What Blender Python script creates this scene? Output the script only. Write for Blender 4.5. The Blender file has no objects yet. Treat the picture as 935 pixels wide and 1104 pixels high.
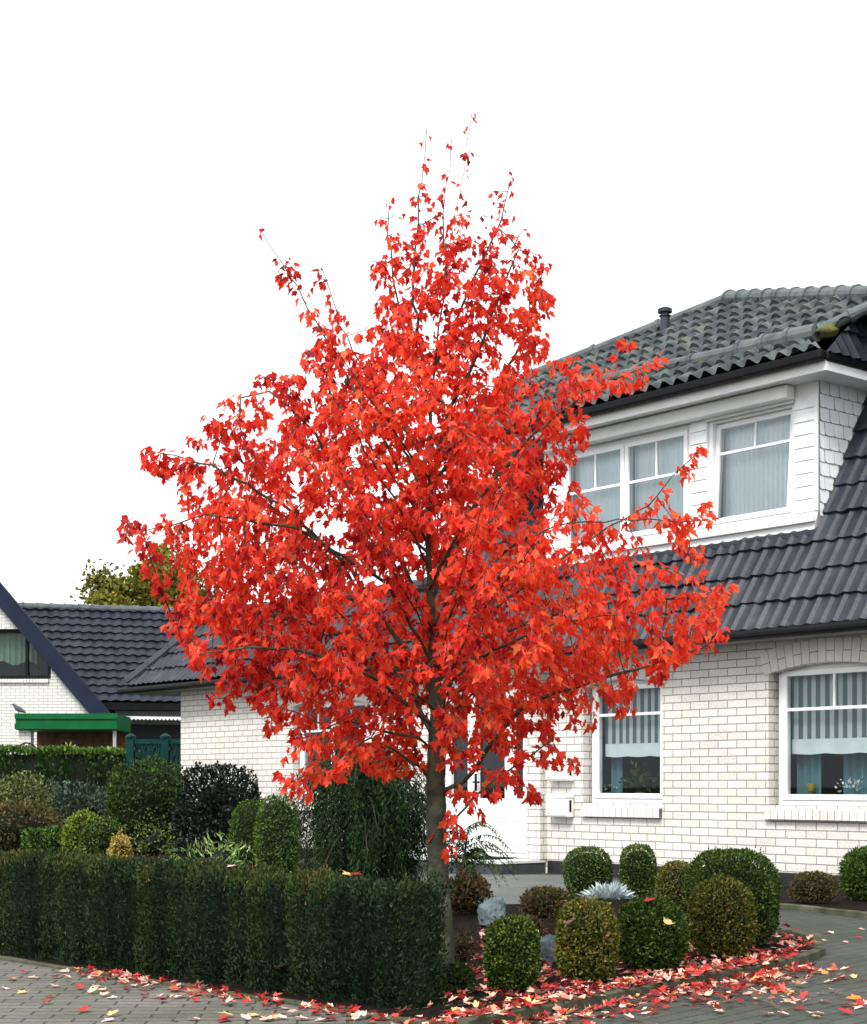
import bpy, bmesh, math, random
import numpy as np
from mathutils import Vector, Matrix, noise
from mathutils.geometry import tessellate_polygon
R = math.radians
random.seed(7); rng = np.random.default_rng(7)
sc = bpy.context.scene
COL = sc.collection

# ------------------------------------------------------------------ helpers
def tag(o, label=None, cat=None, group=None, kind=None):
    if label: o['label'] = label
    if cat: o['category'] = cat
    if group: o['group'] = group
    if kind: o['kind'] = kind
    return o

def empty(name, loc=(0, 0, 0), rz=0.0):
    o = bpy.data.objects.new(name, None); COL.objects.link(o)
    o.location = loc; o.rotation_euler = (0, 0, rz); o.empty_display_size = .2
    return o

def link(name, me, parent=None, mw=None):
    o = bpy.data.objects.new(name, me); COL.objects.link(o)
    if parent is not None: o.parent = parent
    if mw is not None:
        o.location = mw.to_translation(); o.rotation_euler = mw.to_euler()
    return o

class MB:
    def __init__(s): s.v = []; s.f = []; s.m = []; s.cur = 0
    def add(s, vs, fs):
        b = len(s.v); s.v += [tuple(p) for p in vs]
        for f in fs: s.f.append([b + i for i in f]); s.m.append(s.cur)
    def box(s, x0, x1, y0, y1, z0, z1):
        s.add([(x0,y0,z0),(x1,y0,z0),(x1,y1,z0),(x0,y1,z0),(x0,y0,z1),(x1,y0,z1),(x1,y1,z1),(x0,y1,z1)],
              [(0,3,2,1),(4,5,6,7),(0,1,5,4),(1,2,6,5),(2,3,7,6),(3,0,4,7)])
    def prism(s, pts, a, b, axis='y'):
        """polygon pts (two coords) extruded between a and b along axis"""
        n = len(pts)
        def mk(p, t):
            return {'y': (p[0], t, p[1]), 'x': (t, p[0], p[1]), 'z': (p[0], p[1], t)}[axis]
        vs = [mk(p, a) for p in pts] + [mk(p, b) for p in pts]
        fs = [tuple(range(n)), tuple(range(2*n-1, n-1, -1))]
        for i in range(n):
            j = (i+1) % n; fs.append((i, i+n, j+n, j))
        s.add(vs, fs)
    def tube(s, path, rad, seg=8, caps=True):
        path = [Vector(p) for p in path]; n = len(path)
        if not hasattr(rad, '__len__'): rad = [rad]*n
        rings = []; prev = None
        for i, p in enumerate(path):
            t = (path[min(i+1, n-1)] - path[max(i-1, 0)]).normalized()
            if prev is None:
                a = Vector((0,0,1)) if abs(t.z) < .9 else Vector((1,0,0))
                u = t.cross(a).normalized()
            else:
                u = (prev - t*prev.dot(t)).normalized()
            prev = u; w = t.cross(u)
            rings.append([p + (u*math.cos(2*math.pi*k/seg) + w*math.sin(2*math.pi*k/seg))*rad[i] for k in range(seg)])
        vs = [v for r in rings for v in r]; fs = []
        for i in range(n-1):
            for k in range(seg):
                k2 = (k+1) % seg
                fs.append((i*seg+k, i*seg+k2, (i+1)*seg+k2, (i+1)*seg+k))
        if caps:
            fs.append(tuple(range(seg-1, -1, -1))); fs.append(tuple((n-1)*seg+k for k in range(seg)))
        s.add(vs, fs)
    def lathe(s, prof, seg=16, c=(0,0,0)):
        vs = []; fs = []; n = len(prof)
        for r, z in prof:
            for k in range(seg):
                a = 2*math.pi*k/seg; vs.append((c[0]+r*math.cos(a), c[1]+r*math.sin(a), c[2]+z))
        for i in range(n-1):
            for k in range(seg):
                k2 = (k+1) % seg; fs.append((i*seg+k, i*seg+k2, (i+1)*seg+k2, (i+1)*seg+k))
        fs.append(tuple(range(seg-1,-1,-1))); fs.append(tuple((n-1)*seg+k for k in range(seg)))
        s.add(vs, fs)
    def xf(s, M, start=0):
        for i in range(start, len(s.v)): s.v[i] = tuple(M @ Vector(s.v[i]))
    def build(s, name, mats, parent=None, mw=None, bevel=0, smooth=False, fixn=True):
        me = bpy.data.meshes.new(name); me.from_pydata(s.v, [], s.f)
        if not isinstance(mats, (list, tuple)): mats = [mats]
        for m in mats: me.materials.append(m)
        me.polygons.foreach_set('material_index', s.m)
        if fixn:
            bm = bmesh.new(); bm.from_mesh(me); bmesh.ops.recalc_face_normals(bm, faces=bm.faces); bm.to_mesh(me); bm.free()
        if smooth:
            me.polygons.foreach_set('use_smooth', [True]*len(me.polygons))
        o = link(name, me, parent, mw)
        if bevel:
            b = o.modifiers.new('bevel', 'BEVEL'); b.width = bevel; b.segments = 2; b.limit_method = 'ANGLE'
        return o

def np_mesh(name, V, k, nf, F, mats, tint=None, parent=None, smooth=False, mw=None, matidx=None):
    """V (n,3); F flat loop index array with polys of sizes in k (array)"""
    me = bpy.data.meshes.new(name)
    me.vertices.add(len(V)); me.vertices.foreach_set('co', np.ascontiguousarray(V, dtype=np.float32).ravel())
    me.loops.add(len(F)); me.loops.foreach_set('vertex_index', F.astype(np.int32))
    st = np.concatenate([[0], np.cumsum(k)[:-1]]).astype(np.int32)
    me.polygons.add(len(k)); me.polygons.foreach_set('loop_start', st)
    if not isinstance(mats, (list, tuple)): mats = [mats]
    for m in mats: me.materials.append(m)
    if matidx is not None: me.polygons.foreach_set('material_index', matidx.astype(np.int32))
    if smooth: me.polygons.foreach_set('use_smooth', np.ones(len(k), dtype=bool))
    me.update(calc_edges=True)
    if tint is not None:
        a = me.attributes.new('tint', 'FLOAT', 'POINT'); a.data.foreach_set('value', tint.astype(np.float32))
    return link(name, me, parent, mw)

def nrm(a): return a / np.maximum(np.linalg.norm(a, axis=-1, keepdims=True), 1e-9)

# leaf outlines: list of verts (x, y, z), list of faces
def maple_shape(fold=.12, curl=.15):
    half = [(.15,-.04),(.30,.06),(.29,.20),(.38,.38),(.49,.63),(.27,.58),(.20,.66),(.16,.84)]
    v = [(0,0,0)] + [(x,y,fold*x*2-curl*y*y) for x,y in half] + [(0,1.02,-curl)] + [(-x,y,fold*x*2-curl*y*y) for x,y in half[::-1]]
    n = len(v); mid = 9
    f = [tuple(range(0, 10)), (9,10,11,12,13,14,15,16,17,0)]
    # petiole, a thin sliver above the base
    b = len(v); v += [(-.014,0,0),(.014,0,0),(.010,-.55,.06),(-.010,-.55,.06)]
    f.append((b,b+1,b+2,b+3))
    return v, f
def oval_shape(w=.5, fold=.1):
    v = [(0,0,0),(w*.42,.25,fold),(w*.5,.55,fold),(0,1,0),(-w*.5,.55,fold),(-w*.42,.25,fold)]
    return v, [(0,1,2,3),(0,3,4,5)]
def blade_shape(w=.12):
    v = [(-w/2,0,0),(w/2,0,0),(w*.4,.5,.03),(0,1,-.06),(-w*.4,.5,.03)]
    return v, [(0,1,2,3,4)]
def spray_shape():
    v = [(0,0,0),(.16,.25,.02),(.09,.35,0),(.2,.6,-.03),(.08,.66,0),(0,1,-.08),(-.08,.66,0),(-.2,.6,-.03),(-.09,.35,0),(-.16,.25,.02)]
    return v, [(0,1,2,9-1,9),(2,3,4,6,7,8),(4,5,6)]
def spray_shape2():
    v = [(0,0,0),(.17,.3,.03),(.13,.62,.02),(0,1,-.05),(-.13,.62,.02),(-.17,.3,.03)]
    return v, [(0,1,2,3,4,5)]

def leaf_cloud(name, C, D, N, size, shape, mats, tint, parent=None, extra=None, facemat=None, zs=None, xs=None):
    """one mesh of leaves: C base points, D axis, N approximate normal"""
    v, f = shape; v = np.array(v); k = np.array([len(x) for x in f]); fl = np.concatenate([np.array(x) for x in f])
    D = nrm(D); X = nrm(np.cross(D, N)); Z = np.cross(X, D)
    zs = np.ones(len(C)) if zs is None else zs; xs = np.ones(len(C)) if xs is None else xs
    V = (C[:,None,:] + size[:,None,None]*(v[None,:,0:1]*(X*xs[:,None])[:,None,:] + v[None,:,1:2]*D[:,None,:] + v[None,:,2:3]*(Z*zs[:,None])[:,None,:])).reshape(-1,3)
    n = len(C); F = (fl[None,:] + (np.arange(n)*len(v))[:,None]).ravel(); K = np.tile(k, n)
    T = np.repeat(tint, len(v)); mi = np.tile(np.array(facemat if facemat else [0]*len(f)), n)
    if extra is not None:      # (V, list of faces, tint value, mat index)
        eV, eF, et, em = extra; b = len(V)
        V = np.concatenate([V, eV]); F = np.concatenate([F, np.concatenate([np.array(x)+b for x in eF])])
        K = np.concatenate([K, [len(x) for x in eF]]); T = np.concatenate([T, np.full(len(eV), et)]); mi = np.concatenate([mi, np.full(len(eF), em)])
    return np_mesh(name, V, K, None, F, mats, T, parent, matidx=mi)

# ------------------------------------------------------------------ materials
def mat(name):
    m = bpy.data.materials.new(name); m.use_nodes = True
    nt = m.node_tree; return m, nt, nt.nodes['Principled BSDF']
def N_(nt, t, **kw):
    n = nt.nodes.new(t)
    for k, v in kw.items(): setattr(n, k, v)
    return n
def ramp(nt, stops):
    r = nt.nodes.new('ShaderNodeValToRGB'); e = r.color_ramp.elements
    while len(e) < len(stops): e.new(.5)
    for i, (p, c) in enumerate(stops): e[i].position = p; e[i].color = (*c, 1)
    return r
def plain(name, col, rough=.5, var=.12, scale=6, bump=0, metal=0, spec=.25, stops=None, bscale=None):
    m, nt, b = mat(name); L = nt.links.new
    tc = N_(nt, 'ShaderNodeTexCoord'); nz = N_(nt, 'ShaderNodeTexNoise'); nz.inputs['Scale'].default_value = scale; nz.inputs['Detail'].default_value = 6
    L(tc.outputs['Object'], nz.inputs['Vector'])
    if stops is None: stops = [(.3, tuple(c*(1-var) for c in col)), (.7, tuple(min(1, c*(1+var)) for c in col))]
    r = ramp(nt, stops); L(nz.outputs['Fac'], r.inputs['Fac']); L(r.outputs['Color'], b.inputs['Base Color'])
    b.inputs['Roughness'].default_value = rough; b.inputs['Metallic'].default_value = metal; b.inputs['Specular IOR Level'].default_value = spec
    if bump:
        n2 = N_(nt, 'ShaderNodeTexNoise'); n2.inputs['Scale'].default_value = bscale or scale*5; n2.inputs['Detail'].default_value = 8
        L(tc.outputs['Object'], n2.inputs['Vector'])
        bp = N_(nt, 'ShaderNodeBump'); bp.inputs['Strength'].default_value = bump; bp.inputs['Distance'].default_value = .01
        L(n2.outputs['Fac'], bp.inputs['Height']); L(bp.outputs['Normal'], b.inputs['Normal'])
    return m
def leafmat(name, stops, rough=.5, trans=.3, spec=.18, hue=None):
    m, nt, b = mat(name); L = nt.links.new
    at = N_(nt, 'ShaderNodeAttribute', attribute_name='tint'); r = ramp(nt, stops)
    L(at.outputs['Fac'], r.inputs['Fac']); L(r.outputs['Color'], b.inputs['Base Color'])
    b.inputs['Roughness'].default_value = rough; b.inputs['Specular IOR Level'].default_value = spec
    if trans:
        t = N_(nt, 'ShaderNodeBsdfTranslucent'); mx = N_(nt, 'ShaderNodeMixShader'); mx.inputs[0].default_value = trans
        L(r.outputs['Color'], t.inputs['Color']); L(b.outputs['BSDF'], mx.inputs[1]); L(t.outputs['BSDF'], mx.inputs[2])
        L(mx.outputs['Shader'], nt.nodes['Material Output'].inputs['Surface'])
    return m
def brickmat(name, c1, c2, mortar, w=.25, h=.08, ms=.007, rough=.75, axes='xy_z', dirt=.25, rot=0.0, bumpd=.006, stain=None, squash=False):
    m, nt, b = mat(name); L = nt.links.new
    tc = N_(nt, 'ShaderNodeTexCoord')
    if axes == 'xy_z':
        sx = N_(nt, 'ShaderNodeSeparateXYZ'); L(tc.outputs['Object'], sx.inputs[0])
        ad = N_(nt, 'ShaderNodeMath', operation='ADD'); L(sx.outputs['X'], ad.inputs[0]); L(sx.outputs['Y'], ad.inputs[1])
        cb = N_(nt, 'ShaderNodeCombineXYZ'); L(ad.outputs[0], cb.inputs['X']); L(sx.outputs['Z'], cb.inputs['Y']); vec = cb.outputs[0]
    else:
        mp = N_(nt, 'ShaderNodeMapping'); mp.inputs['Rotation'].default_value = (0, 0, rot); L(tc.outputs['Object'], mp.inputs['Vector']); vec = mp.outputs[0]
    br = N_(nt, 'ShaderNodeTexBrick'); br.offset = .5; br.squash = 1; L(vec, br.inputs['Vector'])
    for k, v in (('Scale', 1), ('Brick Width', w), ('Row Height', h), ('Mortar Size', ms), ('Mortar Smooth', .2), ('Bias', 0)): br.inputs[k].default_value = v
    br.inputs['Color1'].default_value = (*c1, 1); br.inputs['Color2'].default_value = (*c2, 1); br.inputs['Mortar'].default_value = (*mortar, 1)
    nz = N_(nt, 'ShaderNodeTexNoise'); nz.inputs['Scale'].default_value = 1.3; nz.inputs['Detail'].default_value = 8; L(tc.outputs['Object'], nz.inputs['Vector'])
    r = ramp(nt, [(.3, (1-dirt,)*3), (.65, (1, 1, 1))] if stain is None else [(.38, stain), (.62, (1, 1, 1))]); L(nz.outputs['Fac'], r.inputs['Fac'])
    mx = N_(nt, 'ShaderNodeMixRGB', blend_type='MULTIPLY'); mx.inputs['Fac'].default_value = 1
    L(br.outputs['Color'], mx.inputs['Color1']); L(r.outputs['Color'], mx.inputs['Color2'])
    n2 = N_(nt, 'ShaderNodeTexNoise'); n2.inputs['Scale'].default_value = 45; n2.inputs['Detail'].default_value = 6; L(tc.outputs['Object'], n2.inputs['Vector'])
    r2 = ramp(nt, [(.3, (.82,)*3), (.7, (1.08,)*3)]); L(n2.outputs['Fac'], r2.inputs['Fac'])
    m2 = N_(nt, 'ShaderNodeMixRGB', blend_type='MULTIPLY'); m2.inputs['Fac'].default_value = 1
    L(mx.outputs['Color'], m2.inputs['Color1']); L(r2.outputs['Color'], m2.inputs['Color2']); L(m2.outputs['Color'], b.inputs['Base Color'])
    iv = N_(nt, 'ShaderNodeMath', operation='MULTIPLY_ADD'); L(br.outputs['Fac'], iv.inputs[0]); iv.inputs[1].default_value = -1
    L(n2.outputs['Fac'], iv.inputs[2])
    bp = N_(nt, 'ShaderNodeBump'); bp.inputs['Strength'].default_value = .7; bp.inputs['Distance'].default_value = bumpd
    L(iv.outputs[0], bp.inputs['Height']); L(bp.outputs['Normal'], b.inputs['Normal'])
    b.inputs['Roughness'].default_value = rough; b.inputs['Specular IOR Level'].default_value = .3
    return m
def glassmat(name, tint=(.8,.9,.92), refl=1.0):
    m, nt, b = mat(name); L = nt.links.new; nt.nodes.remove(b)
    tr = N_(nt, 'ShaderNodeBsdfTransparent'); tr.inputs['Color'].default_value = (*tint, 1)
    gl = N_(nt, 'ShaderNodeBsdfGlossy'); gl.inputs['Roughness'].default_value = .02; gl.inputs['Color'].default_value = (.9,.97,1,1)
    fr = N_(nt, 'ShaderNodeFresnel'); fr.inputs['IOR'].default_value = 1.55
    mu = N_(nt, 'ShaderNodeMath', operation='MULTIPLY'); L(fr.outputs[0], mu.inputs[0]); mu.inputs[1].default_value = refl; mu.use_clamp = True
    mx = N_(nt, 'ShaderNodeMixShader'); L(mu.outputs[0], mx.inputs[0]); L(tr.outputs[0], mx.inputs[1]); L(gl.outputs[0], mx.inputs[2])
    L(mx.outputs[0], nt.nodes['Material Output'].inputs['Surface'])
    return m
def stripemat(name, a, b_, period):
    m, nt, b = mat(name); L = nt.links.new
    tc = N_(nt, 'ShaderNodeTexCoord'); sx = N_(nt, 'ShaderNodeSeparateXYZ'); L(tc.outputs['Object'], sx.inputs[0])
    mu = N_(nt, 'ShaderNodeMath', operation='MULTIPLY'); L(sx.outputs['X'], mu.inputs[0]); mu.inputs[1].default_value = 2*math.pi/period
    sn = N_(nt, 'ShaderNodeMath', operation='SINE'); L(mu.outputs[0], sn.inputs[0])
    ma = N_(nt, 'ShaderNodeMath', operation='MULTIPLY_ADD'); L(sn.outputs[0], ma.inputs[0]); ma.inputs[1].default_value = .5; ma.inputs[2].default_value = .5
    r = ramp(nt, [(.4, a), (.6, b_)]); L(ma.outputs[0], r.inputs['Fac']); L(r.outputs['Color'], b.inputs['Base Color'])
    b.inputs['Roughness'].default_value = .8
    t = N_(nt, 'ShaderNodeBsdfTranslucent'); L(r.outputs['Color'], t.inputs['Color']); mx = N_(nt, 'ShaderNodeMixShader'); mx.inputs[0].default_value = .3
    L(b.outputs['BSDF'], mx.inputs[1]); L(t.outputs[0], mx.inputs[2]); L(mx.outputs[0], nt.nodes['Material Output'].inputs['Surface'])
    return m

M = {}
M['brick'] = brickmat('white_brick', (.72,.70,.66), (.63,.605,.56), (.27,.25,.22), w=.242, h=.0803, ms=.006, dirt=.12)
M['brick_far'] = brickmat('white_brick_far', (.72,.71,.69), (.65,.64,.61), (.32,.30,.28), w=.25, h=.083, ms=.008, dirt=.1)
M['brick_plain'] = plain('white_brick_plain', (.66,.63,.59), .75, .14, 3.1, bump=.3)
M['mortar'] = plain('mortar', (.17,.15,.13), .9, .15, 20)
M['plinth'] = plain('dark_plinth', (.02,.021,.024), .45, .3, 8)
M['white'] = plain('white_upvc', (.80,.81,.82), .3, .03, 4)
M['white_board'] = plain('white_board', (.78,.79,.79), .45, .05, 3)
M['slate_white'] = plain('white_slate', (.82,.84,.85), .5, .08, 7)
M['joint'] = plain('grey_joint', (.28,.29,.30), .8, .1, 7)
M['black'] = plain('black_metal', (.006,.006,.007), .5, .2, 5, spec=.12)
M['tile'] = plain('anthracite_tile', (.05,.056,.068), .42, stops=[(.25,(.012,.015,.021)),(.55,(.023,.028,.038)),(.8,(.045,.052,.06))], scale=4.5, bump=.25, spec=.3)
def per_tile(m, dx, dz, oz):
    nt = m.node_tree; L = nt.links.new; b = nt.nodes['Principled BSDF']; src = b.inputs['Base Color'].links[0].from_socket
    tc = N_(nt, 'ShaderNodeTexCoord'); mp = N_(nt, 'ShaderNodeMapping'); mp.inputs['Location'].default_value = (0,0,-oz); L(tc.outputs['Object'], mp.inputs['Vector'])
    sn = N_(nt, 'ShaderNodeVectorMath', operation='SNAP'); sn.inputs[1].default_value = (dx,50,dz); L(mp.outputs[0], sn.inputs[0])
    wn = N_(nt, 'ShaderNodeTexWhiteNoise'); L(sn.outputs[0], wn.inputs['Vector'])
    r = ramp(nt, [(0,(.78,.80,.83)),(.6,(1,1,1)),(1,(1.16,1.13,1.08))]); L(wn.outputs['Value'], r.inputs['Fac'])
    mx_ = N_(nt, 'ShaderNodeMixRGB', blend_type='MULTIPLY'); mx_.inputs['Fac'].default_value = 1; L(src, mx_.inputs['Color1']); L(r.outputs['Color'], mx_.inputs['Color2']); L(mx_.outputs[0], b.inputs['Base Color'])
per_tile(M['tile'], .30, .2865, 2.49)
M['tile_moss'] = plain('lichen_tile', (.1,.12,.1), .75, stops=[(.3,(.018,.024,.029)),(.5,(.046,.057,.060)),(.64,(.098,.112,.104)),(.82,(.09,.10,.042))], scale=5, bump=.4)
M['ridge'] = plain('ridge_tile', (.12,.14,.13), .65, stops=[(.3,(.045,.056,.062)),(.6,(.10,.118,.12)),(.82,(.12,.13,.075))], scale=6, bump=.4)
M['tile_far'] = plain('blue_black_tile', (.03,.035,.05), .4, stops=[(.3,(.008,.011,.018)),(.7,(.022,.028,.042))], scale=2, bump=.2)
M['moss'] = plain('moss', (.10,.105,.03), .95, .4, 14, bump=1.0)
M['navy'] = plain('navy_board', (.008,.013,.032), .5, .2, 3, spec=.15)
M['green_metal'] = plain('green_metal', (.003,.085,.024), .5, .15, 3, spec=.12)
M['teal'] = plain('teal_paint', (.002,.033,.030), .5, .2, 5, spec=.12)
M['brown_wood'] = plain('brown_wood', (.11,.05,.025), .7, .35, 7, bump=.3)
M['wood_light'] = plain('pale_wood', (.35,.24,.12), .7, .2, 7)
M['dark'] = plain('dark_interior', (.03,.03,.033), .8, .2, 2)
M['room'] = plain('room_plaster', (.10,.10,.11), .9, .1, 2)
M['net'] = plain('green_net_curtain', (.16,.24,.19), .9, .2, 3)
M['glass'] = glassmat('window_glass', (.86,.92,.92), .6)
M['glass_up'] = glassmat('dormer_glass', (.90,.96,.97), 1.5)
M['glass_dark'] = glassmat('dark_glass', (.25,.3,.3), .9)
M['blind'] = stripemat('striped_blind', (.74,.77,.77), (.15,.21,.23), .105)
M['blind_hem'] = plain('blind_hem', (.72,.77,.77), .8, .08, 6)
M['sheer'] = plain('sheer_curtain', (.80,.85,.86), .85, .06, 3)
M['drape'] = plain('teal_drape', (.10,.20,.24), .85, .15, 3)
M['bark'] = plain('maple_bark', (.06,.055,.045), .85, stops=[(.3,(.016,.018,.012)),(.5,(.045,.050,.032)),(.7,(.085,.095,.055))], scale=14, bump=.7, bscale=60)
M['bark_dark'] = plain('dark_bark', (.035,.028,.022), .9, .3, 9, bump=.5)
M['twig'] = plain('brown_twig', (.10,.065,.035), .85, .3, 9)
M['soil'] = plain('dark_soil', (.010,.007,.005), .95, .5, 25, spec=.08, bump=1.0, bscale=90)
M['kerb'] = plain('mossy_concrete', (.13,.13,.11), .9, stops=[(.35,(.03,.04,.018)),(.6,(.075,.078,.05)),(.8,(.13,.125,.10))], scale=7, bump=.5)
M['ground'] = plain('rough_grass_ground', (.05,.06,.025), .95, .4, 1.5, bump=.5)
M['pavers'] = brickmat('grey_pavers', (.165,.157,.138), (.128,.122,.108), (.04,.04,.03), w=.21, h=.105, ms=.006, axes='plan', rot=R(-3), dirt=.2, bumpd=.006, rough=.8, stain=(.62,.70,.56))
M['pavers_dark'] = brickmat('dark_pavers', (.075,.078,.07), (.055,.06,.054), (.02,.024,.016), w=.21, h=.105, ms=.006, axes='plan', rot=R(-50), dirt=.3, bumpd=.006, rough=.6, stain=(.66,.78,.58))
M['slab'] = brickmat('grey_path_slabs', (.13,.14,.13), (.10,.11,.10), (.04,.04,.035), w=.5, h=.5, ms=.008, axes='plan', rot=R(-50), dirt=.3, rough=.6)
M['stone_white'] = plain('pale_step_stone', (.58,.58,.57), .5, .08, 8)
M['stone_dark'] = plain('dark_step_stone', (.05,.055,.06), .4, .2, 8)
M['rock'] = plain('slate_rock', (.15,.19,.21), .7, stops=[(.3,(.06,.085,.095)),(.55,(.11,.155,.17)),(.8,(.26,.31,.32))], scale=10, bump=.8, bscale=30)
M['mat'] = plain('black_door_mat', (.018,.018,.02), .95, .3, 30, bump=.6)
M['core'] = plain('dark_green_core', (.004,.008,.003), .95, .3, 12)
M['maple'] = leafmat('maple_leaf', [(0,(.17,.008,.016)),(.12,(.38,.016,.02)),(.36,(.72,.040,.026)),(.58,(.87,.070,.030)),(.82,(.90,.125,.042)),(1,(.90,.24,.09))], .45, .60, .25)
M['petiole'] = plain('pink_petiole', (.62,.22,.20), .5, .15, 8)
M['litter'] = leafmat('fallen_leaf', [(0,(.05,.012,.010)),(.16,(.22,.015,.015)),(.38,(.55,.03,.026)),(.5,(.60,.13,.08)),(.6,(.66,.34,.25)),(.8,(.72,.52,.43)),(.92,(.68,.5,.2)),(1,(.72,.22,.04))], .6, .15, .3)
M['box'] = leafmat('boxwood_leaf', [(0,(.009,.026,.003)),(.45,(.030,.068,.010)),(.8,(.085,.135,.02)),(1,(.19,.22,.045))], .5, .2)
M['box_olive'] = leafmat('olive_boxwood_leaf', [(0,(.02,.028,.006)),(.5,(.085,.105,.015)),(.82,(.17,.175,.028)),(.95,(.21,.17,.04)),(1,(.26,.13,.05))], .45, .15)
M['yew'] = leafmat('hedge_spray', [(0,(.006,.016,.007)),(.3,(.016,.034,.013)),(.55,(.037,.062,.018)),(.74,(.072,.080,.019)),(.88,(.11,.074,.02)),(1,(.17,.08,.026))], .7, .1, .12)
M['yew_blue'] = leafmat('dark_hedge_spray', [(0,(.006,.016,.008)),(.5,(.013,.034,.016)),(.9,(.022,.05,.022)),(1,(.05,.05,.02))], .6, .1, .25)
M['far_hedge'] = leafmat('far_hedge_leaf', [(0,(.012,.032,.006)),(.55,(.032,.075,.012)),(.8,(.075,.15,.024)),(1,(.16,.27,.04))], .5, .2)
M['holly'] = leafmat('holly_leaf', [(0,(.002,.005,.003)),(.6,(.006,.013,.008)),(.95,(.014,.024,.016)),(1,(.03,.045,.035))], .42, .05, .22)
M['dark_shrub'] = leafmat('dark_shrub_leaf', [(0,(.008,.02,.004)),(.6,(.026,.056,.010)),(1,(.075,.13,.022))], .6, .2)
M['thuja'] = leafmat('thuja_leaf', [(0,(.02,.045,.006)),(.5,(.06,.115,.016)),(1,(.16,.24,.04))], .5, .2)
M['olive'] = leafmat('olive_shrub_leaf', [(0,(.035,.04,.01)),(.5,(.085,.10,.025)),(1,(.22,.24,.09))], .5, .25)
M['lime'] = leafmat('lime_leaf', [(0,(.09,.13,.015)),(.6,(.24,.30,.035)),(1,(.42,.42,.09))], .5, .25)
M['yellow'] = leafmat('yellow_leaf', [(0,(.12,.10,.02)),(.5,(.34,.25,.05)),(1,(.6,.46,.16))], .5, .25)
M['pale_green'] = leafmat('pale_green_leaf', [(0,(.07,.13,.03)),(.5,(.17,.27,.07)),(1,(.36,.46,.18))], .5, .25)
M['weeping'] = leafmat('weeping_spray', [(0,(.005,.014,.005)),(.5,(.016,.038,.012)),(.85,(.045,.090,.020)),(1,(.10,.16,.03))], .7, .15, .12)
M['brown_green'] = leafmat('brown_green_leaf', [(0,(.03,.028,.01)),(.5,(.06,.06,.02)),(.85,(.11,.08,.03)),(1,(.18,.08,.04))], .6, .2)
M['silver'] = leafmat('silver_leaf', [(0,(.36,.46,.46)),(1,(.62,.72,.72))], .7, .15)
M['white_leaf'] = leafmat('white_edged_leaf', [(0,(.03,.05,.03)),(.5,(.1,.15,.1)),(.75,(.45,.5,.46)),(1,(.7,.72,.7))], .5, .1)
M['autumn'] = leafmat('olive_autumn_leaf', [(0,(.05,.06,.008)),(.5,(.14,.14,.018)),(.85,(.26,.23,.03)),(1,(.36,.28,.05))], .6, .3)
M['grass'] = leafmat('grass_blade', [(0,(.04,.10,.01)),(1,(.13,.27,.035))], .5, .3)
M['mail'] = plain('white_enamel', (.82,.83,.82), .25, .03, 5)
M['bird'] = plain('grey_feather', (.07,.075,.09), .7, .4, 25)
M['gold'] = plain('amber_glass', (.35,.24,.03), .3, .2, 8)
M['flower'] = leafmat('white_petal', [(0,(.6,.6,.58)),(1,(.8,.8,.8))], .5, .2)
M['plantpot'] = plain('ceramic_pot', (.3,.3,.3), .3, .1, 6)

# ------------------------------------------------------------------ camera, light
FOC = 1767.; CX = 467.5; YH = 846.; H = 1.0
cam = bpy.data.cameras.new('camera'); co = bpy.data.objects.new('camera', cam); COL.objects.link(co)
cam.sensor_fit = 'VERTICAL'; cam.sensor_height = 36; cam.lens = 36*FOC/1104; cam.shift_y = (YH-552)/1104
co.location = (0, 0, H); co.rotation_euler = (R(90), 0, 0); cam.clip_end = 3000; sc.camera = co

SUN_EL, SUN_AZ = R(48), math.atan2(-.45, -.89)    # direction towards the sun: x=-.45, y=-.89 (behind the camera, to the left)
w = bpy.data.worlds.new('World'); sc.world = w; w.use_nodes = True; nt = w.node_tree
bg = nt.nodes['Background']; sky = nt.nodes.new('ShaderNodeTexSky'); sky.sky_type = 'NISHITA'; sky.sun_disc = False
sky.sun_elevation = SUN_EL; sky.sun_rotation = SUN_AZ; sky.air_density = 1; sky.dust_density = 4; sky.ozone_density = 1
hs = nt.nodes.new('ShaderNodeHueSaturation'); hs.inputs['Saturation'].default_value = .25
mx = nt.nodes.new('ShaderNodeMixRGB'); mx.inputs['Fac'].default_value = .7; mx.inputs['Color2'].default_value = (7.2, 7.35, 7.6, 1)   # overcast cloud sheet over the clear sky
nt.links.new(sky.outputs[0], hs.inputs['Color']); nt.links.new(hs.outputs[0], mx.inputs['Color1']); nt.links.new(mx.outputs[0], bg.inputs['Color'])
bg.inputs['Strength'].default_value = .10
sun = bpy.data.lights.new('sun', 'SUN'); sun.energy = 1.7; sun.angle = R(18); sun.color = (1, .97, .92)
so = bpy.data.objects.new('sun', sun); COL.objects.link(so)
sd = Vector((-.45*math.cos(SUN_EL), -.89*math.cos(SUN_EL), math.sin(SUN_EL))).normalized()
so.rotation_euler = sd.to_track_quat('Z', 'Y').to_euler(); so.location = (-5, -8, 12)
sc.view_settings.view_transform = 'Standard'; sc.view_settings.look = 'None'; sc.view_settings.exposure = 1.28; sc.view_settings.gamma = 1
sc.cycles.use_denoising = True; sc.cycles.max_bounces = 6; sc.cycles.diffuse_bounces = 3; sc.cycles.transparent_max_bounces = 12
sc.cycles.use_adaptive_sampling = True; sc.cycles.adaptive_threshold = .02

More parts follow.
